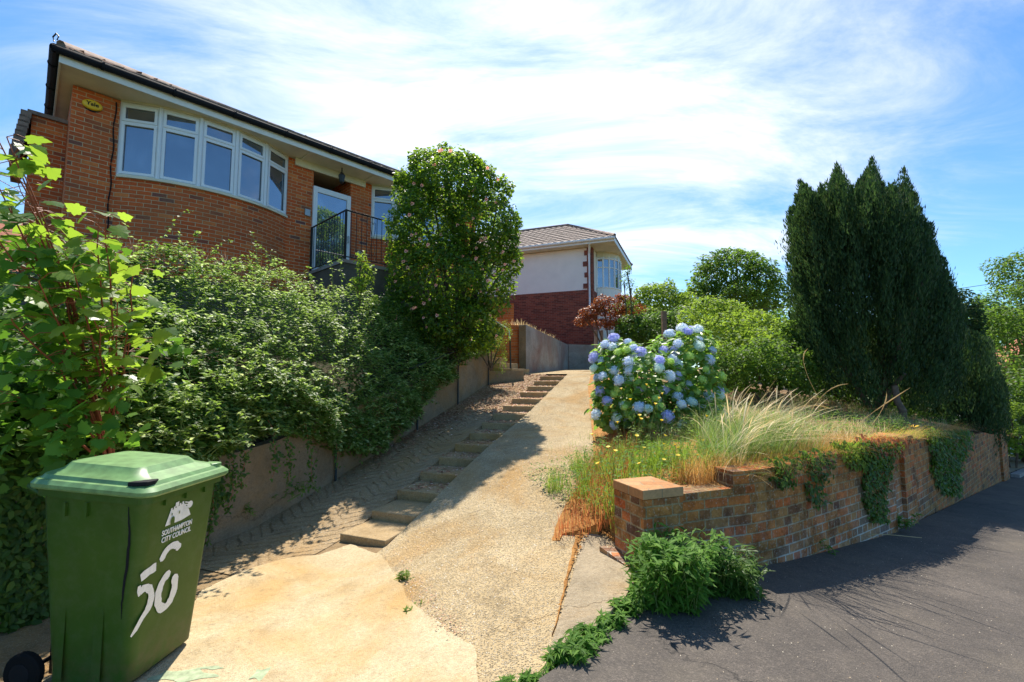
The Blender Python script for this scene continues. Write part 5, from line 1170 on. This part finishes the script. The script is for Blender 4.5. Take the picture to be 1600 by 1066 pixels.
# far tree line along the horizon
for i, (px, py, D, rx, rz) in enumerate([(1000, 520, 45, 5, 3), (1080, 515, 48, 5, 3.6), (1160, 520, 44, 5, 3.4), (1240, 520, 46, 6, 4), (1320, 530, 46, 6, 3), (1420, 530, 46, 6, 3), (1520, 540, 44, 5, 3.4), (1600, 545, 40, 5, 3.4), (1690, 520, 40, 6, 4), (930, 520, 50, 6, 4)]):
    tree(['broad tree in the distant line, %s' % s for s in ('behind the red maple shrub', 'behind the feathery tree', 'behind the round topped tree', 'at the left shoulder of the big conifer', 'behind the big conifer', 'behind the conifer trunk', 'above the low conifer', 'above the road end', 'outside the road bend', 'behind the white house')][i],
         [(px, py, D, rx, rz), (px-30, py+10, D, rx*.7, rz*.8), (px+25, py+5, D, rx*.7, rz*.9)], 4500, 'tree', .42, base=-2, group='trees on the skyline', freq=.5, r0=.3)
# leafy plant over the landing plinth
tree('bright leafy climber on the landing plinth', [(565, 410, 8.0, .12, .25), (570, 430, 8.0, .13, .25), (558, 445, 7.9, .18, .15)], 500, 'tree2', .06, base=3.0, name='climber', cat='climber', r0=.01)
tree('small light green bush under the camellia by the side steps', [(765, 530, 10.6, .35, .4), (780, 560, 10.8, .2, .4), (755, 500, 10.6, .25, .3), (788, 520, 11.0, .2, .3), (745, 545, 10.4, .3, .2)], 3500, 'tree2', .05, 'lance', base=2.0, name='bush', cat='bush', r0=.015)
tree('dark shady undergrowth on the bank between brambles and camellia', [(640, 560, 9.2, .8, .5), (690, 550, 9.6, .6, .4), (610, 500, 9.0, .7, .5), (730, 545, 10.2, .5, .25), (660, 520, 9.4, .8, .5)], 9000, 'ivy', .06, base=2.0, name='bush', cat='bush', r0=.02)

# ------------------------------------------------------------------ grasses and weeds
def blades(name, roots, heights, mat, label=None, lean=.5, wd=.0032, bias=(0, 0), seeds=False, parent=None, seg=5):
    n = len(roots); a = rng.uniform(0, 2*math.pi, n); dx = np.cos(a)+bias[0]; dy = np.sin(a)+bias[1]; d = np.stack([dx, dy], 1); d = d/np.linalg.norm(d, axis=1, keepdims=True); ln = rng.uniform(.3, 1.3, n)*lean
    side = np.stack([-d[:, 1], d[:, 0], np.zeros(n)], 1); V = []
    h = heights[:, None]
    for k in range(seg+1):
        f = k/seg; z = heights*(f - .28*ln*f**2.4*1.3); off = heights*ln*f**1.9; c = roots + np.stack([d[:, 0]*off, d[:, 1]*off, z], 1)
        wv = wd*(1-.85*f)*np.ones(n) if not seeds else wd*(np.where(f > .7, 2.6, .6))*np.ones(n)*(0.15 if k == seg else 1)
        V += [c-side*wv[:, None], c+side*wv[:, None]]
    V = np.stack(V, 1); m = (seg+1)*2; base = (np.arange(n)*m)[:, None, None]; q = np.array([[2*k, 2*k+1, 2*k+3, 2*k+2] for k in range(seg)])[None]
    return npmesh(name, V.reshape(-1, 3), [(base+q).reshape(-1, 4)], M[mat], parent)
def roots_in(n, poly_px, zlift=0, zf=zbed, z0=.9):
    out = []; xs = [p[0] for p in poly_px]; ys_ = [p[1] for p in poly_px]
    while len(out) < n:
        px, py = rnd.uniform(min(xs), max(xs)), rnd.uniform(min(ys_), max(ys_)); ins = False
        for (x0, y0), (x1, y1) in zip(poly_px, poly_px[1:]+poly_px[:1]):
            if (y0 > py) != (y1 > py) and px < (x1-x0)*(py-y0)/(y1-y0)+x0: ins = not ins
        if not ins: continue
        z = z0
        for _ in range(5): p = PZ(px, py, z); z = zf(p.x, p.y)
        if not 0 < p.y < 14: continue
        out.append((p.x, p.y, z+zlift))
    return np.array(out)
def tufted(n, s0, s1, d0, d1, nt_, sp=.05):
    c = wroots(nt_, s0, s1, d0, d1); r = c[rng.integers(0, nt_, n)]; r = r+np.concatenate([rng.normal(size=(n, 2))*sp, np.zeros((n, 1))], 1); return r
def wroots(n, s0, s1, d0, d1):   # roots behind the wall, by distance along it
    out = []; path = [P0, P1, P2, P3]; Ls = [(b-a).length for a, b in zip(path, path[1:])]
    for _ in range(n):
        s = rnd.uniform(s0, s1); i = 0
        while i < 2 and s > Ls[i]: s -= Ls[i]; i += 1
        d = (path[i+1]-path[i]).normalized(); nv_ = Vector((-d.y, d.x)); p = path[i]+d*s+nv_*rnd.uniform(d0, d1); out.append((p.x, p.y, zbed(p.x, p.y)))
    return np.array(out)
pxf = lambda r, a: r[(r[:, 0]/r[:, 1]*F+800) > a]
r1 = pxf(tufted(4600, .85, 2.9, .22, 1.5, 70), 1085); struct(blades('tall_grass', r1, rng.uniform(.16, .64, len(r1)), 'grass', lean=1.2, bias=(.45, -.15), wd=.0022), 'stuff')
r1 = pxf(tufted(300, .8, 2.7, .2, 1.3, 24), 1110); struct(blades('seeding_grass', r1, rng.uniform(.45, .85, len(r1)), 'drygrass', lean=1.0, wd=.0016, bias=(.9, -.3), seeds=True, seg=8), 'stuff')
r1 = wroots(1500, .62, 1.25, .2, .5); struct(blades('orange_grass', r1, rng.uniform(.08, .24, len(r1)), 'orgrass', lean=.6, wd=.0018), 'stuff')
r1 = wroots(2500, 1.2, 3.6, .15, .4); struct(blades('dry_grass', r1, rng.uniform(.05, .2, len(r1)), 'orgrass', lean=.6, wd=.0018), 'stuff')
r1 = tufted(4200, 2.4, 9, .2, 3.2, 130, .08); struct(blades('brown_grass', r1, rng.uniform(.06, .3, len(r1)), 'drygrass', lean=.9, wd=.0024), 'stuff')
r1 = tufted(3000, .3, 9, .2, 3.2, 160, .06); struct(blades('short_grass', r1, rng.uniform(.06, .22, len(r1)), 'grass', lean=.5, wd=.0026), 'stuff')
r1 = np.array([(*q, zbed(*q)) for q in [D2(rnd.uniform(-.02, 3.0), TE+rnd.uniform(.02, .55)) for _ in range(2100)]])
struct(blades('sorrel', r1, rng.uniform(.08, .26, len(r1)), 'rust', lean=.5, wd=.0024), 'stuff')
r1 = tufted(2600, .1, 1.3, .25, 2.2, 60, .05); struct(blades('green_grass', r1, rng.uniform(.08, .34, len(r1)), 'tree2', lean=.5, wd=.0024), 'stuff')
def overhang(n, s0, s1):
    r = wroots(n, s0, s1, .02, .24); return r
r1 = overhang(1500, .95, 8.5); r1[:, 2] += .03; struct(blades('overhanging_grass', r1, rng.uniform(.06, .26, len(r1)), 'orgrass', lean=1.6, bias=(.9, -1.3), wd=.0022), 'stuff')
r1 = overhang(900, .9, 6.5); r1[:, 2] += .03; struct(blades('overhanging_weeds', r1, rng.uniform(.06, .22, len(r1)), 'tree2', lean=1.6, bias=(.9, -1.2), wd=.003), 'stuff')
# leafy ground cover in the bed
rc = np.concatenate([wroots(3500, .05, 1.3, .3, 2.4), wroots(1500, 1.3, 3.4, .25, 1.8), wroots(2600, 3.2, 10, .15, 1.6)]); rc[:, 2] += rng.uniform(.01, .22, len(rc))
struct(leaves('ground_cover_leaves', rc, rdir(len(rc))*.5+np.array([0, 0, 1]), rdir(len(rc)), rng.uniform(.03, .07, len(rc)), 'lance', M['weed']), 'stuff')
# single long seed stalks arching over the wall
for i, (pa_, pb_, pc_, D) in enumerate((((1310, 690), (1350, 650), (1422, 606), 5.4), ((1330, 700), (1390, 640), (1385, 612), 5.4), ((1290, 640), (1240, 560), (1262, 545), 5.6), ((1250, 680), (1280, 600), (1325, 600), 5.0), ((1200, 660), (1260, 620), (1300, 640), 4.9))):
    a, b, c = P(*pa_, D), P(*pb_, D), P(*pc_, D); mb = MB(); mb.tube([a*(1-f)**2+b*2*f*(1-f)+c*f*f for f in [k/10 for k in range(11)]], [.0022]*7+[.005, .006, .0045, .0015], 5)
    tag(mb.build('grass_stalk', M['drygrass'], org=a), ['long pale seed stalk reaching furthest right over the wall', 'pale seed stalk curling upright beside the longest one', 'tall seed stalk arching in front of the dark bush', 'seed stalk bending right over the tall grass', 'short seed stalk drooping out of the tall grass'][i], 'grass stalk', 'arching seed stalks over the wall')
# yellow wildflowers
def wildflower(p, h, first=None):
    if first is None:
        o = thing('yellow_wildflower', (0, 0, 0), 'small yellow wildflower among the weeds of the garden bed', 'wildflower', 'yellow wildflowers in the garden bed')
        MB().tube([(0, 0, -.05), (.02, .01, .15), (.0, .03, .3)], .0022, 5).build('stem', M['gstem'], o)
        mb = MB()
        for k in range(11):
            a = k*2*math.pi/11; u = Vector((math.cos(a), math.sin(a), .18)); v = Vector((-math.sin(a), math.cos(a), 0)); c = Vector((0, .03, .3))
            mb.face([c, c+u*.014+v*.005, c+u*.022, c+u*.014-v*.005])
        mb.lathe((0, .03, .297), [(.003, -.006), (.006, 0), (.005, .004)], 8); mb.build('head', M['yellow'], o)
    else: o = copy_tree(first)
    o.location = p; o.scale = (1, 1, h/.3) if h > .2 else (.9, .9, .7); o.rotation_euler = (rnd.uniform(-.5, .2), rnd.uniform(-.3, .3), rnd.uniform(0, 6.28)); return o
wf = wildflower((1.3, 3.9, .75), .25)
fl = [(960, 690), (985, 668), (965, 715), (1005, 700), (1010, 722), (1040, 712), (1062, 720), (1075, 708), (1020, 690), (990, 735), (1055, 695), (975, 640), (990, 622), (1008, 626), (1012, 618), (1045, 614), (975, 606), (1025, 652), (1068, 640), (1000, 600), (1110, 690), (1195, 655), (1200, 652), (1078, 720), (950, 700), (1030, 724), (998, 640), (1018, 676), (945, 676), (970, 660)]
for k, (px, py) in enumerate(fl):
    D = np.interp(py, [600, 725], [5.6, 3.9]); p = P(px, py, D); h = max(.15, min(.55, p.z - zbed(p.x, p.y))); wildflower((p.x, p.y, p.z-h), h, wf) if k else setattr(wf, 'location', (p.x, p.y, p.z-.28))
# orange flowers on the far wall
for i, (px, py, D, lab) in enumerate(((1428, 668, 6.3, 'orange flower on top of the middle brick pier'), (1452, 669, 6.6, 'orange flower just right of the middle brick pier'))):
    p = P(px, py, D); f = thing('orange_flower', p, lab, 'flower', 'orange flowers on the brick wall'); mb = MB()
    for k in range(14): a = k*.9; u = Vector((math.cos(a), math.sin(a), .5)); mb.face([p+u*.0, p+u*.05+Vector((0, .01, 0)), p+u*.07, p+u*.05-Vector((.01, .01, 0))])
    mb.build('head', M['yellow'], f); MB().tube([p+Vector((0, 0, -.15)), p], .004, 5).build('stem', M['gstem'], f)
# ivy curtains hanging over the brick wall
def curtain(label, px0, px1, y0, y1, n, mat='ivy', size=.05, name='ivy'):
    C = []; Nn_ = []
    def hit(px, py):
        r = (px-800)/F
        for a, b in zip([P0, P1, P2], [P1, P2, P3]):
            d = b-a; den = d.x-r*d.y
            if abs(den) < 1e-6: continue
            k = (r*a.y-a.x)/den
            if -.02 <= k <= 1.0: q = a+d*k; dn = d.normalized(); return P(px, py, q.y), Vector((dn.y, -dn.x, 0))
        return None
    for _ in range(n):
        f = rnd.random()**1.25; px = (px0+px1)/2 + (px1-px0)/2*rnd.uniform(-1, 1)*(1-.55*f) + 4*math.sin(f*7); h = hit(px, y0+(y1-y0)*f)
        if h: C.append(h[0]+h[1]*rnd.uniform(.0, .09)); Nn_.append(h[1])
    C = np.array(C); Nn_ = np.array(Nn_)+np.array([0, 0, .3])+rdir(len(C))*.5; o = thing(name, C[0], label, 'ivy'); leaves('foliage', C, Nn_, rdir(len(C))+np.array([0, 0, -.7]), rng.uniform(.6, 1.2, len(C))*size, 'oval', M[mat], o)
    t = MB(); b = Vector(C[:, :].mean(0)); t.tube([Vector(C[C[:, 2].argmax()]), b, Vector(C[C[:, 2].argmin()])], .004, 5); t.build('stem', M['bark'], o)
curtain('widest ivy curtain hanging to the foot of the brick wall', 1330, 1388, 690, 812, 2200)
curtain('small ivy tuft hanging over the middle of the brick wall', 1245, 1290, 705, 790, 420)
curtain('sparse ivy trails near the left part of the brick wall', 1195, 1240, 715, 760, 200)
curtain('large ivy mat on the brick wall right of the middle pier', 1440, 1510, 672, 770, 2400, size=.075)
curtain('succulent orange mat on the brick wall top before the middle pier', 1330, 1420, 682, 712, 700, 'rust', .05, 'sedum')
curtain('pale green creeper over the wall top beside the orange mat', 1290, 1400, 690, 730, 900, 'tree2', .05, 'creeper')
# weeds at the foot of the wall
def weedclump(label, spots, n_st, h, size, mat='weed', shape='lance', spread=.12):
    o = thing('weed_clump', (spots[0][0], spots[0][1], spots[0][2]), label, 'weeds'); mb = MB(); C = []; T = []
    for i in range(n_st):
        x, y, z = spots[rnd.randrange(len(spots))]; x += rnd.gauss(0, spread); y += rnd.gauss(0, spread*.6); a = rnd.uniform(0, 6.28); L = h*rnd.uniform(.5, 1.15); pts = []
        for j in range(6): f = j/5; pts.append(Vector((x+math.cos(a)*L*.25*f*f, y+math.sin(a)*L*.22*f*f-.10*L*f, z-.03+L*f*(1-.2*f))))
        mb.tube(pts, [.0035*(1-.6*f/5) for f in range(6)], 4)
        for j in range(int(14*L/h)+5):
            f = .15+.85*rnd.random(); i_ = min(4, int(f*5)); q = pts[i_].lerp(pts[i_+1], f*5-i_); an = rnd.uniform(0, 6.28); C.append(q); T.append((math.cos(an), math.sin(an), rnd.uniform(-.2, .5)))
    sp_ = sorted(spots); ctr = Vector(sp_[len(sp_)//2])
    for q in [q for q in sp_ if (Vector(q)-ctr).length < .4]: mb.tube([ctr-Vector((0, 0, .05)), Vector(q)-Vector((0, 0, .06))], .008, 5)
    mb.build('stems', M['gstem'], o); C = np.array(C); leaves('foliage', C, np.array([0, -.2, 1])+rdir(len(C))*.45, np.array(T), rng.uniform(.6, 1.25, len(C))*size, shape, M[mat], o)
gz = lambda px, py, z=.24: tuple(PZ(px, py, z))
weedclump('lush green willowherb clump at the near corner of the brick wall', [gz(1020, 930), gz(1045, 945), gz(1070, 945), gz(1090, 930), gz(1050, 915), gz(1030, 955), gz(1060, 960)], 330, .50, .08, spread=.06)
weedclump('darker clump of willowherb just right of the lush clump by the wall', [gz(1125, 940, .2), gz(1150, 940, .2), gz(1140, 920, .2)], 150, .38, .07, 'ivy', spread=.06)
bz = lambda px, py: (lambda p: (p.x, p.y, zbed(p.x, p.y)))(PZ(px, py, .85))
weedclump('leafy green weeds growing in front of the hydrangea', [bz(960, 690), bz(1000, 690), bz(1040, 680), bz(980, 665), bz(1070, 690)], 120, .34, .055, 'tree2', spread=.14)
weedclump('tall thin weeds rising before the right side of the hydrangea', [bz(1085, 680), bz(1110, 670), bz(1130, 690)], 70, .62, .05, 'weed', spread=.14)
weedclump('bluish green weed tuft by the bare trunk above the wall', [bz(1380, 680), bz(1400, 680), bz(1395, 672)], 60, .34, .04, 'ivy', spread=.08)
weedclump('yellow-green weed tuft on the bed above the small ivy', [bz(1240, 690), bz(1290, 690), bz(1320, 690)], 60, .2, .04, 'tree2', spread=.12)
weedclump('low weeds growing in the seam between slab and asphalt', [gz(975, 965), gz(955, 985), gz(930, 1005), gz(905, 1025), gz(885, 1040), gz(992, 950)], 230, .15, .055, spread=.035)
weedclump('lowest seam weeds at the very bottom of the photo', [gz(860, 1055), gz(830, 1064), gz(745, 1066, .15), gz(790, 1072, .2)], 50, .08, .04, spread=.03)
weedclump('small upright weed in the crack beside the pale screed', [gz(633, 910, .05)], 9, .14, .05, 'tree2', spread=.02)
weedclump('sprawling weed lower in the crack beside the pale screed', [gz(640, 965, .07), gz(648, 955, .07)], 16, .09, .045, 'tree2', spread=.03)
weedclump('dark grass and weeds where the ivy curtain meets the road', [gz(1345, 820, .1), gz(1375, 812, .08), gz(1385, 818, .08)], 50, .16, .06)
weedclump('tiny weeds at the foot of the whitened bricks', [gz(1255, 862, .15), gz(1270, 850, .15)], 14, .14, .045)
weedclump('small weeds along the base of the rendered wall', [tuple(P(px, py, wallY(px, TW+.1))) for px, py in ((400, 800), (450, 775), (470, 765), (560, 712), (600, 690))], 40, .14, .045)
# leaf litter on the grooved strip and petals near the steps
def litter(name, pts, size, mat='litter'):
    C = np.array(pts); return struct(leaves(name, C, rdir(len(C))*.35+np.array([0, 0, 1]), rdir(len(C)), rng.uniform(.6, 1.3, len(C))*size, 'dia', M[mat]), 'stuff')
pts = []
for _ in range(8000):
    s = rnd.uniform(.6, 7.5); t = TW + .02 + (abs(rnd.gauss(0, .38)) if s < 4.2 else rnd.uniform(0, TW*-1-SW)); t = min(t, -SW); x, y = D2(s, t)
    if rnd.random() < sst((s-.5)/4.5): pts.append((x, y, zdrive(x, y)+.006))
for _ in range(1800):
    i = rnd.randrange(2, 15); s = i*run+rnd.uniform(.02, run-.02); x, y = D2(s, rnd.uniform(-SW+.02, -.02)); pts.append((x, y, G*i*run+.075+.006))
litter('leaf_litter', pts, .045)
pts = [(*q, zdrive(*q)+.008) for q in [D2(rnd.uniform(-4.4, 7), abs(rnd.gauss(0, .7)) % TE) for _ in range(500)]]
pts += [(p.x, p.y, zdrive(p.x, p.y)+.03) for p in [PZ(rnd.uniform(620, 650)+k, 900+k*1.6+rnd.uniform(-12, 12), .06) for k in rng.uniform(-10, 80, 160)]]
litter('scattered_leaves', pts, .016)
def gravel(name, pts, mat, s0=.006, s1=.02):
    C = np.array(pts); n = len(C); tv = np.array([[1,0,0],[-1,0,0],[0,1,0],[0,-1,0],[0,0,.7],[0,0,-.5]]); tf = np.array([(0,2,4),(2,1,4),(1,3,4),(3,0,4)])
    sc_ = rng.uniform(s0, s1, (n, 1, 1))*rng.uniform(.6, 1.2, (n, 6, 1)); a = rng.uniform(0, 6.28, n); R = np.stack([np.stack([np.cos(a), -np.sin(a), 0*a], 1), np.stack([np.sin(a), np.cos(a), 0*a], 1), np.tile([0, 0, 1.], (n, 1))], 1)
    V = C[:, None]+np.einsum('nij,nkj->nki', R, tv[None]*sc_); base = (np.arange(n)*6)[:, None, None]; return struct(npmesh(name, V.reshape(-1, 3), [(base+tf[None]).reshape(-1, 3)], mat), 'stuff')
M['stones'] = leafm('pebbles', [(0, (.2, .13, .07)), (.5, (.42, .33, .22)), (1, (.7, .64, .52))], (.4, .3, .2), .0, .8)
pts = [(*q, zdrive(*q)+.001) for q in [D2(rnd.uniform(-4.5, 5), rnd.uniform(.03, TE)) for _ in range(9000)]]
gravel('exposed_gravel', pts, M['stones'], .003, .008)
pts = [(x, y, zroad(x, y)) for x, y in [(rnd.uniform(.5, 7), rnd.uniform(1.8, 6)) for _ in range(2500)] if x > xl(y)+.03]
gravel('road_grit', pts, M['stones'], .0015, .004)
pts = [(p[0], p[1], p[2]+.006) for p in roots_in(900, [(868, 985), (900, 850), (935, 745), (925, 690), (960, 740), (960, 850), (922, 835), (890, 900)], .03, zdrive, .3)]
gravel('soil_crumbs', pts, M['osoil'], .004, .014)
# twig on the road
a = gz(1375, 934, .1); b = gz(1392, 922, .1); c = gz(1398, 926, .1)
tag(MB().tube([Vector(a)+Vector((0, 0, .01)), Vector(b)+Vector((0, 0, .03)), Vector(c)+Vector((0, 0, .01))], .004, 5).build('twig', M['drygrass'], org=a), 'small pale bent twig lying on the asphalt', 'twig')
a = gz(1330, 838, .1); b = gz(1440, 842, .05)
tag(MB().tube([Vector(a)+Vector((0, 0, .02)), (Vector(a)+Vector(b))/2+Vector((0, 0, .03)), Vector(b)+Vector((0, 0, .01))], .003, 5).build('twig', M['drygrass'], org=a), 'long straight straw lying on the shaded asphalt near the wall', 'twig')
# moss tufts on the road edge
r1 = np.array([(p.x+rnd.gauss(0, .012), p.y+rnd.gauss(0, .012), p.z) for p in [Vector(gz(1508, 1026, .02)), Vector(gz(1590, 1045, .0)), Vector(gz(1597, 875, -.1)), Vector(gz(1590, 1060, 0))] for _ in range(60)])
struct(blades('moss', r1, rng.uniform(.01, .03, len(r1)), 'tree2', wd=.003), 'stuff')
# blue paint patches on the forecourt screed
mb = MB()
for px, py, rx, ry in ((285, 1052, .17, .05), (410, 1052, .06, .05), (330, 1040, .07, .015)):
    c = PZ(px, py, .03); mb.face([(c.x+rx*math.cos(q)*(1+.25*math.sin(3*q+px)), c.y+ry*math.sin(q)*(1+.3*math.cos(5*q)), zdrive(c.x, c.y)+.018) for q in [2*math.pi*k/26 for k in range(26)]])
struct(mb.build('driveway_markings', M['bpaint']))
# post beyond the hydrangea, fence posts
p = P(1038, 512, 11); mb = MB(); mb.box((p.x, p.y, p.z-.3), (.11, .11, 1.4)); tag(mb.build('wooden_post', M['wood'], org=(p.x, p.y, 1.2), bevel=.01), 'weathered square wooden post standing behind the hydrangea', 'post')
for px, lab in ((931, 'white-topped fence stump left under the maple shrub'), (940, 'white-topped fence stump right under the maple shrub')):
    p = P(px, 530, 15.5); mb = MB(); mb.box((p.x, p.y, p.z-.1), (.09, .09, .8)); tag(mb.build('fence_post', M['greyc'], org=(p.x, p.y, 2), bevel=.01), lab, 'post')
# dry grass on top of the grey retaining wall and tall weeds along the bank crest
q = [(wa.x+(wb.x-wa.x)*f-.35*rnd.random()-.2, wa.y+(wb.y-wa.y)*f, 3.0-.035*(wb.y-wa.y)*f) for f in [rnd.uniform(.05, .9) for _ in range(700)]]
struct(blades('dry_grass', np.array(q), rng.uniform(.15, .4, len(q)), 'drygrass', wd=.008), 'stuff')
q = [tuple(P(px, np.interp(px, [c[0] for c in crest], [c[1] for c in crest])+18, np.interp(px, [c[0] for c in crest], [c[2] for c in crest])+.4)) for px in rng.uniform(20, 520, 330)]
struct(blades('seeding_weeds', np.array(q), rng.uniform(.15, .38, len(q)), 'litter', wd=.0016, seeds=True), 'stuff')
# roadside kerb and pavement at the far right
ka = [P3+dd*.6, P3+dd*9]; mb = wallmesh([tuple(ka[0]-nv*.1), tuple(ka[1]-nv*.1)], .15, lambda x, y: zroad(x, y)-.2, lambda x, y: zroad(x, y)+.08, n=6)
struct(mb.build('kerb', M['greyc']))
mb = MB()
for i in range(10):
    a, b = P3+dd*(.25+i*.9), P3+dd*(.25+(i+1)*.9); q = [a+nv*.06, b+nv*.06, b+nv*3, a+nv*3]; mb.face([(p.x, p.y, zroad(p.x, p.y)+.09) for p in q])
struct(mb.build('pavement', M['slab']))
# telephone wire
a, b = P(900, 486, 18), P(1700, 420, 14); mb = MB(); mb.tube([a.lerp(b, f)-Vector((0, 0, .5*math.sin(f*math.pi))) for f in [k/20 for k in range(21)]], .008, 4)
tag(mb.build('telephone_wire', M['dark'], org=a), 'thin dark telephone wire crossing behind the conifers', 'wire')
for o_ in list(bpy.data.objects):
    if o_.type == 'MESH' and o_.parent is None and 'kind' not in o_ and 'category' not in o_: print('UNTAGGED', o_.name)
